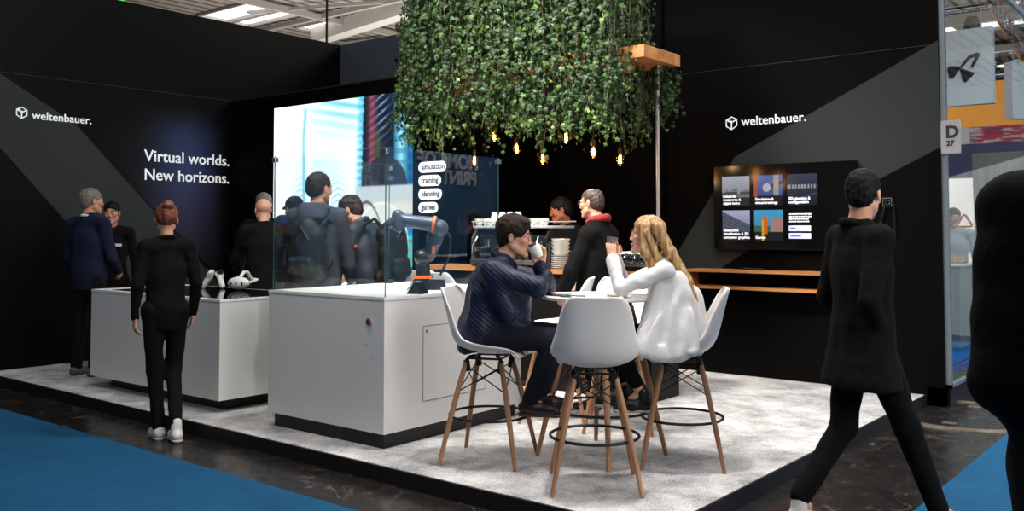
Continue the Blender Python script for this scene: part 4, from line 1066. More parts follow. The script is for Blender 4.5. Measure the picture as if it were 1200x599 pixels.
def make_stool():
    t = thing('bar_stool', 'x', 'bar stool', (0, 0, 0))
    o = bpy.data.objects.new('shell', SHELL); COL.objects.link(o); o.parent = t
    md = o.modifiers.new('sub', 'SUBSURF'); md.levels = md.render_levels = 1
    md = o.modifiers.new('thickness', 'SOLIDIFY'); md.thickness = .009; md.offset = 0
    for sx in (1, -1):
        for sy in (1, -1):
            m = MB(); m.tube([(sx*.112, sy*.112, .605), (sx*.15, sy*.15, .44), (sx*.20, sy*.20, .20), (sx*.238, sy*.238, 0)], [.015, .017, .0155, .0115], 12); obj('leg', m, M_OAK, t)
    m = MB()
    for sx in (1, -1):
        for sy in (1, -1):
            m.tube([(sx*.112, sy*.112, .57), (sx*.112, sy*.112, .615), (sx*.095, sy*.095, .635), (sx*.07, sy*.07, .64)], .009, 8)
            m.cone((sx*.103, sy*.103, .55), (sx*.111, sy*.111, .615), .018, n=10)
    m.cone((-.112, -.10, .625), (.112, -.10, .625), .007).cone((-.112, .10, .625), (.112, .10, .625), .007).cone((-.10, -.112, .625), (-.10, .112, .625), .007).cone((.10, -.112, .625), (.10, .112, .625), .007)
    obj('seat_bracket', m, M_BLKM, t)
    m = MB(); q = lambda h: .112+(.238-.112)*(.605-h)/.605
    for a in ((1, 1, 1, -1), (1, -1, -1, -1), (-1, -1, -1, 1), (-1, 1, 1, 1)):
        for u, v in (((a[0], a[1]), (a[2], a[3])), ((a[2], a[3]), (a[0], a[1]))):
            m.cone((u[0]*q(.585), u[1]*q(.585), .585), (v[0]*q(.43), v[1]*q(.43), .43), .0038, n=6)
    obj('wire_braces', m, M_BLKM, t)
    m = MB(); m.tube([(.245*math.cos(2*PI*i/48), .245*math.sin(2*PI*i/48), .275) for i in range(48)], .0085, 8, closed=True); obj('foot_ring', m, M_BLKM, t)
    return t
proto = make_stool(); used = [0]
def stool(x, y, az, label):
    t = proto if not used[0] else copy_tree(proto); used[0] = 1
    t.location = (x, y, PZ); t.rotation_euler = (0, 0, R(az-90)); t['label'] = label; t['group'] = 'white shell bar stools with wooden legs'
    return t
ST1 = (-3.69, 4.35); ST2 = (-2.86, 4.27); ST3 = (-2.73, 5.03)
stool(*ST1, 22, 'white bar stool the man in the navy jacket sits on')
stool(*ST2, 127, 'empty white bar stool nearest the viewer, seen from behind')
stool(*ST3, 209, 'white bar stool the blonde woman sits on')
stool(-3.53, 5.60, -62, 'empty white bar stool behind the round table facing the viewer')
stool(-4.08, 5.58, 208, 'empty white bar stool seen side-on between the seated man and the table')
stool(-5.22, 5.83, 75, 'empty white bar stool directly behind the back of the man in navy')
stool(-5.85, 5.98, 120, 'empty white bar stool glimpsed through the glass beside the robot base')

# ---------------------------------------------------------------- round high table and what stands on it
TC = (-3.2, 4.86); TT = PZ+.995
t = thing('bar_table', 'round white high table with wooden legs between the two seated people', 'table', (*TC, PZ), R(-6))
obj('tabletop', MB().lathe([(.001, .975), (.36, .975), (.375, .983), (.375, .993), (.372, .996), (.001, .996)], 64), M_SHELL, t)
for sx in (1, -1):
    for sy in (1, -1): obj('leg', MB().tube([(sx*.13, sy*.13, .93), (sx*.20, sy*.20, .5), (sx*.285, sy*.285, 0)], [.019, .022, .013], 12), M_OAK, t)
m = MB()
for sx in (1, -1): m.cone((sx*.15, -.15*sx, .955), (-sx*.15, .15*sx, .955), .010)
for sx in (1, -1):
    for sy in (1, -1): m.cone((sx*.128, sy*.128, .90), (sx*.12, sy*.12, .975), .021, n=10)
for a in ((1, 1, 1, -1), (1, -1, -1, -1), (-1, -1, -1, 1), (-1, 1, 1, 1)):
    m.cone((a[0]*.14, a[1]*.14, .88), (a[2]*.235, a[3]*.235, .33), .004, n=6); m.cone((a[2]*.14, a[3]*.14, .88), (a[0]*.235, a[1]*.235, .33), .004, n=6)
obj('wire_braces', m, M_BLKM, t)
obj('foot_ring', MB().tube([(.33*math.cos(2*PI*i/48), .33*math.sin(2*PI*i/48), .30) for i in range(48)], .0085, 8, closed=True), M_BLKM, t)
def saucer(label, x, y, z, group='white saucers on the round table'):
    t = thing('saucer', label, 'saucer', (x, y, z), 0, group)
    obj('plate', MB().lathe([(.001, .0), (.035, .0), (.045, .004), (.078, .014), (.080, .016), (.045, .008), (.001, .006)], 32), M_CERAM, t)
saucer('white saucer on the round table beside the man in navy', -3.38, 4.69, TT+.002); saucer('white saucer on the round table beside the blonde woman', -3.02, 4.78, TT+.002)
t = thing('phone', 'dark phone lying on the round table next to a saucer', 'phone', (-3.25, 4.62, TT+.002), R(30)); obj('housing', MB().rbox((-.075, -.036, 0), (.075, .036, .008), .008, 3), M_PLASTB, t)
def cup_mesh(mb, r, h, hand=True, s=0):
    mb.lathe([(.001, .0), (r*.62, .0), (r*.82, h*.35), (r, h), (r*.93, h), (r*.76, h*.38), (.001, h*.12)], 20, s)
def cup(label, loc, r=.036, h=.055, rot=(0, 0, 0), group=None, m_=None, handle=True, logo=False):
    t = thing('coffee_cup', label, 'cup', loc, 0, group); t.rotation_euler = rot
    m = MB(); cup_mesh(m, r, h); obj('cup', m, m_ or M_CERAM, t)
    if handle: obj('handle', MB().tube([(r*.85, 0, h*.8), (r*1.35, 0, h*.78), (r*1.45, 0, h*.45), (r*.80, 0, h*.25)], .0038, 6), m_ or M_CERAM, t)
    if logo:
        L_ = MB(); L_.box((-.012, -r*.97, h*.45), (.012, -r*.80, h*.75)); obj('print', L_, M_PLASTB, t)
    return t

# ---------------------------------------------------------------- coffee bar
t = thing('coffee_bar', 'black coffee bar with oak worktop along the back of the stand', 'bar counter', (-6.45, 6.55, PZ))
obj('cabinet', MB().box((0, 0, 0), (2.62, .46, 1.02)), mat('black_bar_front', (15, 14, 13), .5, spec=.2), t)
obj('worktop', MB().box((-.02, -.03, 1.02), (2.65, .48, 1.06)), M_OAKX, t)
BT = PZ+1.06
t = thing('espresso_machine', 'long black and steel espresso machine with cups on top of it', 'espresso machine', (-5.36, 6.80, BT))
m = MB(); m.rbox((-.42, -.20, .06), (.42, .22, .30), .02, 3); obj('body', m, mat('machine_black', (22, 22, 24), .25), t)
obj('side_panel', MB().prism([(-.22, 0), (.22, 0), (.22, .38), (-.14, .38), (-.22, .27)], -.45, -.42, T=lambda a, b, d: (d, a, b)), M_STEEL, t); obj('side_panel', MB().prism([(-.22, 0), (.22, 0), (.22, .38), (-.14, .38), (-.22, .27)], .42, .45, T=lambda a, b, d: (d, a, b)), M_PLASTB, t)
m = MB(); m.rbox((-.46, -.20, .36), (.46, .22, .385), .03, 3); m.cone((-.46, -.20, .425), (.46, -.20, .425), .006); m.cone((-.46, .22, .425), (.46, .22, .425), .006)
for x in (-.44, 0, .44): m.cone((x, -.20, .38), (x, -.20, .425), .005)
obj('cup_rail', m, mat('pale_steel', (196, 200, 204), .3, metal=.4), t)
for x in (-.24, 0, .24): obj('group_head', MB().cone((x, -.22, .26), (x, -.22, .18), .035, n=16).cone((x, -.22, .185), (x, -.36, .17), .012).cone((x, -.36, .17), (x, -.40, .165), .017), M_CHROME, t)
obj('drip_tray', MB().rbox((-.40, -.30, .03), (.40, -.1, .07), .01, 2), M_STEEL, t)
obj('steam_wand', MB().tube([(-.36, -.23, .28), (-.38, -.28, .2), (-.37, -.30, .08)], .006), M_CHROME, t); obj('steam_wand', MB().tube([(.36, -.23, .28), (.38, -.28, .2), (.37, -.30, .08)], .006), M_CHROME, t)
k = 0; ct = BT+.385
for i in range(9):
    cup('white espresso cup with small dark print, front row on the espresso machine', (-5.78+.098*i, 6.66, ct), .042, .068, (0, 0, R(-60)), 'front row of cups on the espresso machine', logo=True)
for i in range(7):
    cup('white espresso cup in the rear row on the espresso machine', (-5.74+.1*i, 6.80, ct), .042, .068, (0, 0, R(20)), 'rear row of cups on the espresso machine')
for i in range(4):
    cup('white upturned cup stacked second layer at the left end of the espresso machine', (-5.70+.095*i, 6.80, ct+.068+.066), .040, .064, (PI, 0, R(20*i)), 'second layer of cups on the espresso machine', handle=False)
# plates and cups stacked on the bar
for i in range(7):
    t = thing('saucer', 'white saucer in the tall dish stack on the coffee bar', 'saucer', (-4.80, 6.64, BT+.018*i), 0, 'stack of white saucers on the bar'); obj('plate', MB().lathe([(.001, .0), (.05, .0), (.085, .012), (.087, .017), (.05, .007), (.001, .005)], 28), M_CERAM, t)
for i in range(4):
    t = thing('bowl', 'white bowl nested in the upper part of the dish stack on the bar', 'bowl', (-4.80, 6.64, BT+.128+.033*i), 0, 'stack of white bowls on the bar'); obj('bowl', MB().lathe([(.001, .0), (.06, .0), (.074, .02), (.086, .040), (.081, .040), (.06, .012), (.001, .008)], 28), M_CERAM, t)
for i in range(4):
    cup('small white cup stacked right beside the dish stack on the bar', (-4.64, 6.62, BT+.038*i), .034, .045, (0, 0, .6*i), 'small cups stacked on the bar', handle=False)
GW = glass_mat('tumbler_glass', (225, 232, 235), .08, 1.6)
for i in range(10):
    x, y = -5.22+.085*(i % 5), 6.62+.10*(i//5)
    for lv in range(2):
        t = thing('drinking_glass', 'clear tumbler among the stacked tumblers left of the dish stack', 'glass', (x, y-.03, BT+.125*lv), 0, 'clear tumblers stacked on the bar'); obj('glass', MB().lathe([(.001, .0), (.026, .0), (.036, .12), (.033, .12), (.024, .008), (.001, .008)], 16), GW, t)
t = thing('serving_tray', 'black tray holding small glass jars at the right end of the bar', 'tray', (-4.06, 6.70, BT)); obj('tray', MB().rbox((-.20, -.13, 0), (.20, .13, .05), .02, 3), M_PLASTB, t)
for i in range(6):
    t = thing('glass_jar', 'small lidded glass jar on the black tray at the bar end', 'jar', (-4.16+.10*(i % 3), 6.65+.11*(i//3), BT+.05), 0, 'glass jars on the black tray')
    obj('jar', MB().lathe([(.001, .0), (.036, .0), (.040, .01), (.040, .08), (.032, .095), (.001, .095)], 18), GW, t); obj('lid', MB().lathe([(.001, .095), (.034, .095), (.034, .112), (.001, .115)], 18), M_CERAM, t)
# canopy plank, pole and bulbs
t = thing('canopy_plank', 'thick oak plank canopy sticking out of the ivy above the bar', 'canopy', (-3.75, 6.33, 2.885)); obj('plank', MB().rbox((-2.75, 0, 0), (0, .60, .10), .004, 1), M_OAKX, t)
obj('black_slats', MB().box((-2.7, .55, .10), (-.35, .60, 1.05)), M_BLACK, t)
obj('bracket', MB().cone((-.12, .42, -.02), (-.12, .42, .0), .035, n=16), M_STEEL, t)
t = thing('support_pole', 'thin grey steel pole holding up the oak canopy at the end of the bar', 'pole', (-3.87, 6.75, BT)); obj('pole', MB().cone((0, 0, 0), (0, 0, 2.865-BT), .0165, n=16), mat('grey_pole', (150, 146, 146), .4, metal=.4), t); obj('flange', MB().cone((0, 0, 0), (0, 0, .012), .05, n=20), M_STEEL, t)
BG = glass_mat('amber_glass', (255, 226, 178), .05, 1.3); FIL = mat('filament', (255, 190, 90), .5, emit=(255, 176, 84), estr=38.); BRASS = mat('dark_brass', (70, 50, 28), .4, metal=.7)
bl = [(-5.79, 6.6, 2.17), (-5.54, 6.6, 2.39), (-5.27, 6.6, 2.257), (-4.97, 6.6, 2.148), (-4.71, 6.6, 2.325), (-4.42, 6.6, 2.18), (-4.15, 6.6, 2.10)]
names = ['leftmost', 'second from the left', 'third from the left', 'fourth from the left', 'fifth from the left', 'second from the right', 'rightmost']
for (x, y, z), nm in zip(bl, names):
    t = thing('pendant_bulb', '%s of the seven glowing filament bulbs hanging under the ivy' % nm, 'light bulb', (x, y, z), 0, 'filament bulbs hanging from the ivy canopy')
    obj('glass_bulb', MB().lathe([(.001, -.062), (.018, -.056), (.030, -.038), (.034, -.016), (.030, .008), (.019, .032), (.014, .048), (.001, .048)], 18), BG, t)
    m = MB()
    for k in range(6): a = 2*PI*k/6; m.cone((.012*math.cos(a), .012*math.sin(a), -.038), (.007*math.cos(a+.5), .007*math.sin(a+.5), .024), .0028, n=6)
    obj('filament', m, FIL, t)
    obj('socket', MB().lathe([(.001, .040), (.015, .040), (.018, .06), (.016, .088), (.004, .096), (.001, .096)], 16), BRASS, t); obj('cord', MB().cone((0, 0, .09), (0, 0, 2.88-z), .003, n=6), M_PLASTB, t)
    l = bpy.data.lights.new('bulb_light', 'POINT'); l.energy = 1.6; l.color = (1, .62, .28); l.shadow_soft_size = .03; lo = bpy.data.objects.new('bulb_light', l); COL.objects.link(lo); lo.location = (x, y, z-.09)

# ---------------------------------------------------------------- headsets and controllers on the far counter
def headset(label, loc, rz):
    t = thing('vr_headset', label, 'headset', loc, rz); t.scale = (1.15, 1.15, 1.15)
    g = SDF(.004); g.ell((0, -.01, .055), (.085, .040, .048), .01).ell((0, .02, .055), (.075, .035, .045), .01); sobj('visor', g, M_PLASTW, t)
    m = MB()
    for x in (-.045, 0, .045): m.sphere((x, -.048, .055), .0095, 10, sc=(.8, .5, 1.6))
    obj('lenses', m, M_PLASTB, t)
    obj('face_gasket', MB().rbox((-.075, .03, .02), (.075, .06, .095), .02, 3), mat('grey_foam', (60, 60, 64), .9), t)
    m = MB()
    for s in (1, -1): m.tube([(s*.075, .02, .06), (s*.09, .08, .07), (s*.08, .15, .075), (s*.04, .20, .075), (0, .215, .075)], .009, 8)
    m.tube([(0, .02, .10), (0, .08, .135), (0, .15, .13), (0, .21, .08)], .013, 8); obj('head_strap', m, M_PLASTW, t)
    return t
headset('white virtual reality headset facing the viewer on the black glass counter top', (-6.97, 4.80, .964), R(30))
def controller(label, loc, rz, tilt, group=None):
    t = thing('game_controller', label, 'controller', loc, rz, group); t.scale = (1.25, 1.25, 1.25); t.rotation_euler = (R(tilt), 0, rz)
    g = SDF(.004); g.cone((0, 0, .02), (0, .09, .03), .019, .022, .01).ell((0, .105, .04), (.034, .034, .022), .01); sobj('grip', g, M_PLASTW, t)
    obj('face_plate', MB().cone((0, .105, .058), (0, .107, .066), .024, n=18), M_PLASTB, t); obj('thumbstick', MB().cone((.006, .11, .064), (.006, .11, .078), .006).cone((.006, .11, .078), (.006, .11, .082), .010), M_PLASTB, t)
controller('white hand controller just left of the white headset on the black glass', (-7.29, 4.84, .968), R(75), 38); controller('white hand controller, middle one of the three on the black glass', (-7.40, 4.74, .968), R(-50), 50); controller('white hand controller farthest left, partly behind the walking woman', (-7.66, 4.84, .968), R(100), 45)
# ---------------------------------------------------------------- people on and around the stand
SK1 = mat('skin_fair', (214, 160, 134), .5, spec=.35, vary=.06, vscale=20); SK2 = mat('skin_warm', (196, 138, 110), .5, spec=.35); SK3 = mat('skin_tan', (168, 104, 78), .5, spec=.35)
CB = mat('black_cloth', (12, 11, 11), .9, spec=.15, bump=.3, bscale=60); CB2 = mat('near_black_cloth', (18, 18, 20), .85, spec=.15, bump=.3, bscale=60)
CN = mat('navy_suit_cloth', (26, 30, 50), .85, spec=.15, bump=.3, bscale=60)
def quilt():
    m = mat('navy_quilted_nylon', (22, 29, 54), .5, spec=.35)
    nt = m.node_tree; N = nt.nodes; L = nt.links; b = N['Principled BSDF']; tc = N.new('ShaderNodeTexCoord')
    hs = []
    for rot in (40, -40):
        mp = N.new('ShaderNodeMapping'); mp.inputs['Rotation'].default_value = (R(rot), 0, 0); L.new(tc.outputs['Object'], mp.inputs['Vector'])
        wv = N.new('ShaderNodeTexWave'); wv.bands_direction = 'Z'; wv.inputs['Scale'].default_value = 14 if rot > 0 else 6; wv.inputs['Distortion'].default_value = .6; wv.inputs['Detail'].default_value = 1; L.new(mp.outputs[0], wv.inputs['Vector']); hs.append(wv.outputs['Fac'])
    mu = N.new('ShaderNodeMath'); mu.operation = 'MINIMUM'; L.new(hs[0], mu.inputs[0]); L.new(hs[1], mu.inputs[1])
    pw = N.new('ShaderNodeMath'); pw.operation = 'POWER'; pw.inputs[1].default_value = .4; L.new(hs[0], pw.inputs[0])
    bp = N.new('ShaderNodeBump'); bp.inputs['Strength'].default_value = .3; bp.inputs['Distance'].default_value = .006; L.new(pw.outputs[0], bp.inputs['Height']); L.new(bp.outputs[0], b.inputs['Normal'])
    return m
CQ = quilt()
CW = mat('white_shirt_cloth', (212, 211, 212), .8, spec=.2, bump=.35, bscale=26); CDB = mat('dark_denim', (30, 33, 42), .9, spec=.1)
CBL = mat('blue_sweater', (32, 48, 84), .85, spec=.15, bump=.3, bscale=60); CG = mat('grey_blue_fleece', (60, 63, 72), .9, spec=.1, bump=.3, bscale=60); CDK = mat('slate_jacket', (44, 50, 60), .6, spec=.3)
H_BR = mat('dark_brown_hair', (34, 22, 16), .7, spec=.25, vary=.35, vscale=60, stretch=(1, .3, .3)); H_AU = mat('auburn_hair', (112, 58, 36), .5, vary=.4, vscale=50, stretch=(1, 1, .2))
H_GR = mat('grey_hair', (112, 102, 92), .6, vary=.3, vscale=70); H_BK = mat('black_hair', (16, 13, 12), .7, spec=.2, vary=.3, vscale=60); H_DG = mat('brown_grey_hair', (58, 45, 36), .6, vary=.3, vscale=60)
H_BL = mat('blonde_hair', (214, 174, 120), .45, rgb2=(128, 90, 54), vscale=70, stretch=(1, 1, .04), detail=6, bump=.5, bscale=120)
SH_B = mat('black_shoe', (20, 18, 18), .4); SH_BR = mat('brown_leather', (30, 20, 16), .4); SH_W = mat('white_sneaker', (205, 204, 202), .6); SO_W = mat('white_sole', (200, 198, 194), .6); SO_BR = mat('tan_sole', (84, 48, 30), .6); SH_G = mat('grey_shoe', (86, 82, 78), .6)
FRM = mat('black_spectacle_frame', (14, 13, 13), .3); FRS = mat('steel_spectacle_frame', (120, 112, 104), .3, metal=.8)
RS = mat('red_scarf', (140, 28, 24), .8, bump=.3, bscale=60)

def held(root, K, off): return root
# 1 the man drinking at the table
F1 = dict(pel=(0, -.05, .79), che=(0, .01, 1.03), nk=(0, .085, 1.215), hd=(0, .158, 1.365), shR=(.19, .055, 1.155), shL=(-.19, .065, 1.155),
          elR=(.235, .335, 1.065), elL=(-.20, .33, 1.055), wrR=(-.02, .31, 1.085), wrL=(-.045, .315, 1.180), hiR=(.10, .0, .765), hiL=(-.10, .0, .765),
          knR=(.13, .42, .755), knL=(-.13, .43, .755), anR=(.12, .27, .385), anL=(-.12, .30, .385), toR=(.13, .42, .335), toL=(-.13, .45, .335))
az1 = 30; rz1 = R(az1-90)
p1, K1, Rh1, f1 = person('man in a navy quilted jacket and glasses drinking at the round table', (*ST1, PZ), rz1, 1.80, CQ, CDB, SH_BR, SK1, H_BR, 'messy', F1, head=(0, -6, 0), hem=None, bulk=1.26,
    hands=dict(R=dict(d=(-1, .0, -.1), p=(0, 0, -1), curl=(15, 20, 15), thumb=.2), L=dict(d=(-.05, .02, 1), p=(1, -.1, 0), curl=(30, 40, 30), thumb=.5)), collar=(CN, .070, .026), glasses=FRM, fine=True, sole=SO_BR, wrinkle=.006, headscale=1.0,
    extra=lambda t: t.cone((0, .03, .80), (0, .07, 1.0), .175, .165, .05).cone((0, .14, .80), (0, .15, .98), .115, .11, .05).cone((.19, .06, 1.13), (.21, .15, .92), .07, .06, .05))
def at(root_loc, rz, p): return Vector(root_loc)+Matrix.Rotation(rz, 3, 'Z') @ Vector(p)
t = cup('white coffee cup held to the lips of the man in navy', at((*ST1, PZ), rz1, (.008, .314, 1.240)), .040, .075, (R(28), 0, rz1), handle=False)
# 2 the blonde woman
F2 = dict(pel=(0, -.0, .785), che=(0, .07, 1.03), nk=(0, .135, 1.225), hd=(0, .205, 1.372), shR=(.155, .10, 1.165), shL=(-.155, .10, 1.165),
          elR=(.185, .345, 1.05), elL=(-.185, .365, 1.05), wrR=(.055, .405, 1.235), wrL=(-.062, .415, 1.230), hiR=(.09, .03, .765), hiL=(-.09, .03, .765),
          knR=(.10, .44, .745), knL=(-.10, .43, .745), anR=(.07, .36, .41), anL=(-.07, .24, .42), toR=(.08, .50, .345), toL=(-.08, .385, .345))
az2 = 211; rz2 = R(az2-90)
p2, K2, Rh2, f2 = person('blonde woman in a white shirt holding a glass cup with both hands', (*ST3, PZ), rz2, 1.72, CW, CB, SH_B, SK1, H_BL, 'long', F2, head=(0, 4, 0), fem=True, hem=None, bulk=1.0,
    hands=dict(R=dict(d=(-.28, .10, 1), p=(-1, .1, -.2), curl=(24, 34, 24), thumb=.3), L=dict(d=(.28, .10, 1), p=(1, .1, -.2), curl=(24, 34, 24), thumb=.3)), collar=(CW, .062, .014), fine=True, sole=SO_W, wrinkle=.006, pants_end=.80, sleeve=1.0, hair2=H_DG, headscale=1.0)
g = SDF(.008)     # the long fall of hair and the shirt's tail
for i in range(11):
    x = -.088+.0176*i; w_ = 1-abs(x)*2.2
    g.cone((x, .150, 1.43), (x*1.12, .085-.02*w_, 1.27), .030, .026, .03).cone((x*1.12, .085-.02*w_, 1.27), (x*1.3, -.02-.02*w_, 1.10), .026, .020, .028).cone((x*1.3, -.02-.02*w_, 1.10), (x*1.38, -.085-.012*(i % 2), .955+.012*(i % 3)), .020, .008, .022)
g.cone((-.088, .215, 1.40), (-.10, .13, 1.22), .022, .026, .02).cone((.088, .215, 1.40), (.10, .13, 1.22), .022, .026, .02)
g.disp(.0045, 150, 9, (1, 1, .06)); sobj('hair_length', g, H_BL, p2)
g = SDF(.010); g.cone((0, .02, .93), (0, .03, .80), .160, .165, .04, sq=((0, 1, 0), .85)).cone((0, -.05, .92), (0, -.07, .80), .15, .16, .04, sq=((0, 1, 0), .6))
for s_ in (-1, 1):
    for i in range(15):
        u_ = i/14; yb = -.075+.345*u_; zb = .655+.05*abs(2*u_-1)**2+.008*(i % 3); g.cone((s_*(.10+.008*math.sin(i*1.9)), .035+yb*.25, 1.08), (s_*(.262-.05*max(0, u_-.8)*5*.5+.006*math.sin(i*1.7)), yb, zb), .055, .016, .05)
for i in range(9):
    u_ = -1+i/4; g.cone((u_*.10, .10, .98), (u_*.16, .20+.02*math.cos(i*2.), .80), .05, .03, .04)
g.plane((0, 0, .635), (0, 0, -1)); g.disp(.009, 62, 3, (1, 1, .18)); sobj('shirt_tail', g, CW, p2)
for q, sx_ in (('R', 1), ('L', -1)):
    d = unit(K2['wr'+q]-K2['el'+q]); g = SDF(.006); g.cone(K2['wr'+q]-d*.085, K2['wr'+q]-d*.012, .043, .043, 0); sobj('cuff', g, CW, p2)
t = cup('clear glass cup held in both hands of the blonde woman', at((*ST3, PZ), rz2, (0, .425, 1.290)), .036, .075, (R(8), 0, rz2), m_=mat('smoky_cup', (128, 120, 112), .15, spec=.8), handle=False)
# 3 man in the red scarf at the bar
J = dict(hd=(0, .055, 1.618), nk=(0, -.01, 1.465), elR=(.25, .06, 1.13), elL=(-.27, .07, 1.10), wrR=(.16, .25, .98), wrL=(-.20, .19, .90))
p3, K3, Rh3, f3 = person('grey-haired man in a black coat and red scarf standing at the bar', (-4.05, 6.10, PZ), R(184-90), 1.69, CB, CB2, SH_B, SK1, H_DG, 'thin', J, head=(2, -4, 0), hem=.55, coat=(0, -.01, .58), bulk=1.36, collar=(RS, .078, .031), glasses=FRS, fine=True, wrinkle=.006)
# 4 barista
J = dict(che=(0, .06, 1.25), nk=(0, .09, 1.45), hd=(0, .15, 1.595), shR=(.175, .07, 1.39), shL=(-.175, .07, 1.39), elR=(.24, .17, 1.16), elL=(-.24, .17, 1.16), wrR=(.14, .36, 1.12), wrL=(-.10, .36, 1.10))
person('bearded barista in black leaning behind the espresso machine', (-5.17, 7.36, PZ), R(250-90), 1.80, CB, CB, SH_B, SK3, H_BK, 'short', J, head=(-30, -12, 0), hem=.86, collar=(CB, .068, .014))
# 5 walking woman with auburn bun
J = dict(shR=(.148, -.01, 1.375), shL=(-.148, -.01, 1.375), nk=(0, -.01, 1.43), elR=(.205, -.04, 1.11), elL=(-.205, -.04, 1.11), wrR=(.20, .03, .875), wrL=(-.205, .0, .875), knR=(.075, .06, .49), anR=(.05, -.16, .13), toR=(.05, -.04, .045), knL=(-.06, .04, .49), anL=(-.03, .02, .085), toL=(-.045, .15, .035), hiR=(.085, 0, .92), hiL=(-.085, 0, .92))
person('woman with auburn bun in black blazer and white sneakers walking away', (-6.12, 3.60, .0), R(72), 1.69, CB, CB, SH_W, SK1, H_AU, 'bun', J, head=(-8, 2, 0), fem=True, hem=.80, bulk=.98, collar=(CB, .058, .016), fine=True, sole=SO_W)
# 6 suited man at the left, back turned
J = dict(elR=(.26, .03, 1.13), wrR=(.17, .20, 1.0), elL=(-.25, .0, 1.12), wrL=(-.22, .10, .90))
person('grey-haired man in a navy suit standing with his back turned at the left', (-8.80, 4.36, PZ), R(18), 1.81, CN, CB2, SH_G, SK2, H_GR, 'gray', J, head=(-22, 0, 0), hem=.80, bulk=1.16, collar=(CW, .062, .014))
# 7 colleague with badge
r7 = person('dark-haired man in black with a white badge facing the suited man', (-9.22, 4.80, PZ), R(-118), 1.70, CB, CB, SH_B, SK2, H_BK, 'short', None, head=(-12, -4, 0), hem=.80, collar=(CB, .068, .013))[0]
obj('badge', MB().rbox((-.10, .125, 1.235), (-.02, .135, 1.265), .004, 2, axis=1), mat('badge_white', (220, 222, 226), .5), r7)
# 8, 9 two men at the far counter
person('grey-haired man in black behind the bald man at the far counter', (-8.24, 5.98, PZ), R(-150), 1.80, CB, CB, SH_B, SK1, H_GR, 'gray', None, head=(20, -10, 0), hem=.82, collar=(CW, .060, .012))
J = dict(che=(0, .03, 1.25), nk=(0, .07, 1.45), hd=(0, .12, 1.59), shR=(.18, .05, 1.39), shL=(-.18, .05, 1.39), elR=(.26, .10, 1.15), wrR=(.25, .28, .99), elL=(-.25, .06, 1.14), wrL=(-.2, .2, .97))
person('bald man in a black sweater leaning his hand on the far counter', (-7.24, 5.27, PZ), R(66), 1.67, CB, CB, SH_B, SK1, None, None, dict(J, wrR=(.29, -.20, .955), elR=(.29, -.05, 1.14), wrL=(-.12, .32, .93), elL=(-.26, .13, 1.12)), head=(0, -8, 0), hem=.80, bulk=1.12, collar=(CB, .062, .012), eyes=True,
       hands=dict(R=dict(d=(0, -.9, -.5), p=(0, .5, -1), curl=(20, 25, 20), thumb=.3), L=dict(d=(0, .5, -.4), p=(0, -.3, -1), curl=(20, 25, 20), thumb=.3)))
# 10 blue sweater man, cap
r10, K10, Rh10, f10 = person('man in a blue sweater and dark cap seen through the glass case', (-7.50, 5.84, PZ), R(84), 1.84, CBL, CDB, SH_B, SK2, H_BK, 'short', dict(hd=(0, .06, 1.61)), head=(0, -14, 0), hem=.84, bulk=1.05, collar=(CBL, .068, .013))
g = SDF(.005); g.ell((0, -.014, .055), (.086, .106, .084), 0).ell((0, .10, .050), (.062, .075, .012), .01); g.plane((0, 0, .030), (0, -.15, -1)); g.xform(Rh10, K10['hd']); sobj('cap', g, mat('navy_cap', (26, 30, 44), .8), r10)
# 11 hooded man with backpack
J = dict(elR=(.25, .03, 1.13), wrR=(.20, .20, 1.0), elL=(-.25, .03, 1.13), wrL=(-.20, .20, 1.0))
P11 = (-5.87, 4.78, PZ); z11 = R(26)
r11, K11, _, f11 = person('tall man in a grey-blue hooded fleece with backpack between the counters', P11, z11, 1.87, CG, CDB, SH_B, SK2, H_BR, 'short', J, head=(-22, -3, 0), hem=.86, bulk=1.18)
g = SDF(.008); g.cone((-.08, -.08, 1.57), (.08, -.08, 1.57), .058, .058, .03).cone((-.085, .02, 1.545), (-.07, -.07, 1.53), .03, .045, .03).cone((.085, .02, 1.545), (.07, -.07, 1.53), .03, .045, .03).ell((0, -.13, 1.51), (.13, .07, .09), .03).disp(.004, 50, 2); sobj('hood', g, CG, r11)
def backpack(label, loc, rz, col, H=.50, W=.32):
    t = thing('backpack', label, 'backpack', loc, rz)
    g = SDF(.009); g.ell((0, -.07, H*.5), (W*.5, .10, H*.55), .02).cone((-W*.3, -.05, .08), (W*.3, -.05, .08), .085, .085, .04).cone((-W*.28, -.05, H*.78), (W*.28, -.05, H*.78), .07, .07, .05)
    g.disp(.004, 40, 4); sobj('pack', g, col, t)
    g = SDF(.009); g.cone((-W*.22, -.15, H*.22), (W*.22, -.15, H*.22), .055, .055, .02).cone((-W*.2, -.15, H*.34), (W*.2, -.15, H*.34), .05, .05, .03); sobj('front_pocket', g, col, t)
    m = MB(); m.tube([(-W*.3, -.165, H*.42), (-W*.1, -.175, H*.435), (W*.1, -.175, H*.435), (W*.3, -.165, H*.42)], .004, 6); m.tube([(-W*.2, -.155, H*.70), (0, -.165, H*.90), (W*.2, -.155, H*.70)], .010, 6); obj('zip', m, mat('zip_grey', (40, 41, 44), .5), t)
    for s in (1, -1): obj('strap', MB().tube([(s*.09, -.03, H*.86), (s*.13, .03, H*1.02), (s*.15, .12, H*.93), (s*.155, .17, H*.68), (s*.16, .12, H*.4), (s*.12, -.03, H*.16)], .017, 8), col, t)
    return t
PK = mat('black_backpack', (20, 21, 24), .6, spec=.3)
q = at(P11, z11, (0, -.155, 0)); backpack('black backpack worn by the man in the grey-blue fleece', (q.x, q.y, PZ+.98), z11, PK)
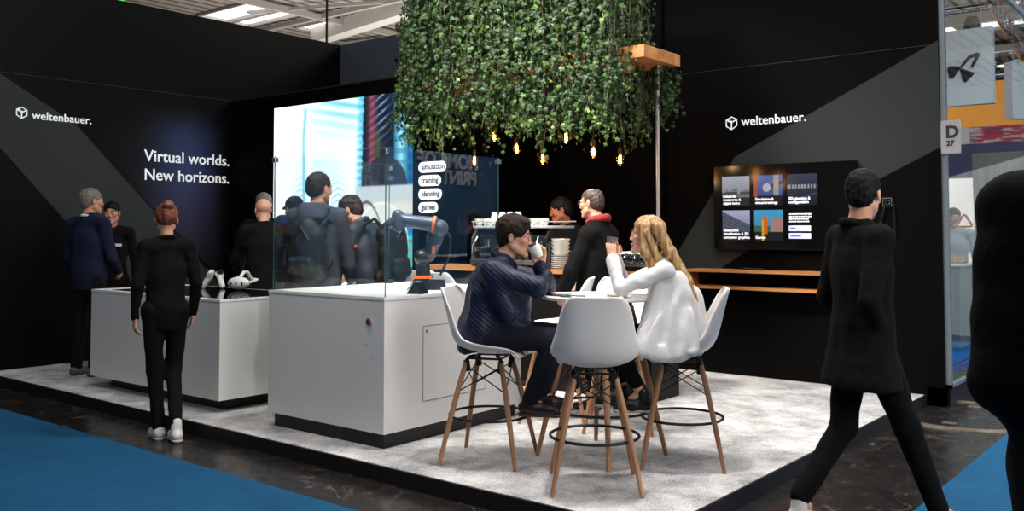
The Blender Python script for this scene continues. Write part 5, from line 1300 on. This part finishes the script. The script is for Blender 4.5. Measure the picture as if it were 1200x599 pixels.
# 12 slate jacket man bending left with backpack
J = dict(che=(0, .06, 1.25), nk=(0, .12, 1.455), hd=(0, .215, 1.575), shR=(.18, .09, 1.40), shL=(-.18, .09, 1.40), elR=(.25, .12, 1.13), wrR=(.18, .32, 1.0), elL=(-.25, .12, 1.13), wrL=(-.18, .32, 1.0))
P12 = (-5.93, 5.42, PZ); z12 = R(112)
r12, K12, _, _ = person('man in a slate jacket looking down, backpack behind, seen through glass', P12, z12, 1.86, CDK, CDB, SH_B, SK2, H_BR, 'short', J, head=(8, -22, 0), hem=.84, bulk=1.14, collar=(CDK, .075, .022))
obj('badge', MB().cone((-.245, .03, 1.27), (-.262, .03, 1.27), .014, n=12), mat('red_badge', (220, 70, 60), .5), r12)
q = at(P12, z12, (.0, -.13, 0)); backpack('large black backpack worn by the man in the slate jacket', (q.x, q.y, PZ+.93), z12+R(-8), PK, .56, .36)
# 13 passer-by in black crossing in front of the television
J = dict(knR=(.09, .18, .52), anR=(.09, .34, .12), toR=(.11, .48, .06), knL=(-.09, -.06, .50), anL=(-.09, -.30, .16), toL=(-.10, -.20, .05), elR=(.23, -.10, 1.16), wrR=(.13, .03, 1.0), elL=(-.23, -.06, 1.16), wrL=(-.17, .05, .99))
person('passer-by in a black coat and pale shoes striding past the platform edge', (-1.533, 4.693, 0), R(38.9-90+10), 1.80, CB, CB, SH_W, SK1, H_BK, 'short', J, head=(40, -6, 0), hem=.72, coat=(0, -.01, .74), bulk=1.16, collar=(CB, .072, .02), sole=SO_W)
# 14 dark figure at the right edge
person('dark-clothed passer-by very close to the camera at the right edge', (-.185, 2.13, 0), R(25), 1.90, CB, CB, SH_B, SK1, H_BK, 'short', dict(elL=(-.23, -.02, 1.2), wrL=(-.12, .12, 1.08), elR=(.23, -.02, 1.2), wrR=(.12, .12, 1.08)), head=(0, 0, 0), hem=.84, bulk=1.30, collar=(CB, .075, .02))
# 15 visitor at the neighbouring stand
person('dark-haired visitor in pale grey behind the neighbouring grey counter', (-2.93, 12.55, PZ), R(-170), 1.68, mat('pale_grey_shirt', (158, 160, 168), .85), CDB, SH_B, SK1, H_BK, 'short', dict(elR=(.24, .12, 1.14), wrR=(.10, .30, 1.10)), head=(20, -10, 0), hem=.86)
# 16 visitor across the aisle (only mirrored)
person('dark-suited visitor by the blue counter across the aisle, mirrored in glass', (1.9, 12.1, 0), R(60), 1.78, CB, CB, SH_B, SK1, H_BK, 'short', None, head=(0, 0, 0), hem=.84)
# ---------------------------------------------------------------- camera and light
cd = bpy.data.cameras.new('camera'); cam = bpy.data.objects.new('camera', cd); COL.objects.link(cam); SC.camera = cam
yaw_, pitch_ = .679, .0435
cd.sensor_width = 36; cd.lens = 1073.5/1200*36; cd.shift_y = -(299.5-222.3)/1200; cd.clip_start = .05; cd.clip_end = 300
cam.location = (0, 0, 1.5); cam.rotation_euler = (PI/2+pitch_, 0, yaw_)
def area(name, loc, size, energy, color=(1, 1, 1), target=None, spread=None):
    l = bpy.data.lights.new(name, 'AREA'); l.shape = 'RECTANGLE'; l.size, l.size_y = size; l.energy = energy; l.color = color
    if spread: l.spread = R(spread)
    o = bpy.data.objects.new(name, l); COL.objects.link(o); o.location = loc
    if target is not None: o.rotation_euler = (Vector(target)-Vector(loc)).to_track_quat('-Z', 'Y').to_euler()
    return o
area('hall_daylight', (-4.0, -3.5, 9.8), (8, 8), 225, (1., .98, .95), (-4.5, 4.5, 0))
area('hall_lamps_right', (5.5, 4.0, 9.4), (5, 7), 150, (1, .95, .89), (-3.5, 5, 0))
area('low_fill_right', (3.0, 3.4, 3.4), (2.6, 2.2), 215, (1, .96, .91), (-4.5, 4.8, 1.1))  # added low fill from the right that brightens the counters' sides
area('hall_lamp_row', (-4, 5.0, 9.6), (6, 1.0), 110, (1, .97, .93), (-4, 5.2, 0))
area('truss_light', (-1.8, 5.8, 6.6), (.35, .35), 80, (1, .96, .9), (-3.3, 4.9, .5))
area('truss_light', (-3.0, 4.6, 6.6), (.3, .3), 75, (1, .96, .92), (-3.1, 4.8, 0), 100)
area('truss_light', (-4.6, 2.6, 6.4), (.35, .35), 60, (1, .97, .93), (-3.5, 4.9, .5))
area('bar_light', (-4.6, 3.4, 5.0), (1.0, .4), 90, (1, .95, .88), (-4.9, 6.6, 1.6), 70)
area('ivy_light', (-5.2, 5.0, 5.6), (1.2, .5), 26, (1, .96, .86), (-5.0, 6.3, 2.9), 90)
area('neighbour_light', (-3.5, 13, 7.5), (4, 4), 330, (1, .95, .88), (-3.5, 13, 0))
area('far_hall_light', (-24, 24, 3), (14, 14), 2600, (1, .98, .95), (-26, 26, 10))
area('far_hall_light', (-4, 34, 3), (14, 14), 2200, (1, .98, .95), (-5, 36, 10))
area('opposite_light', (1.8, 11, 6), (5, 8), 1100, (.9, .96, 1.), (3.6, 13, 2))
w = bpy.data.worlds.new('world'); SC.world = w; w.use_nodes = True
bg = w.node_tree.nodes['Background']; bg.inputs[0].default_value = (.84, .83, .82, 1); bg.inputs[1].default_value = .06
SC.view_settings.view_transform = 'Standard'; SC.view_settings.look = 'None'; SC.view_settings.gamma = 1; SC.view_settings.exposure = 0
SC.view_settings.use_curve_mapping = False
try: SC.cycles.max_bounces = 8; SC.cycles.transparent_max_bounces = 16; SC.cycles.use_denoising = True
except Exception: pass
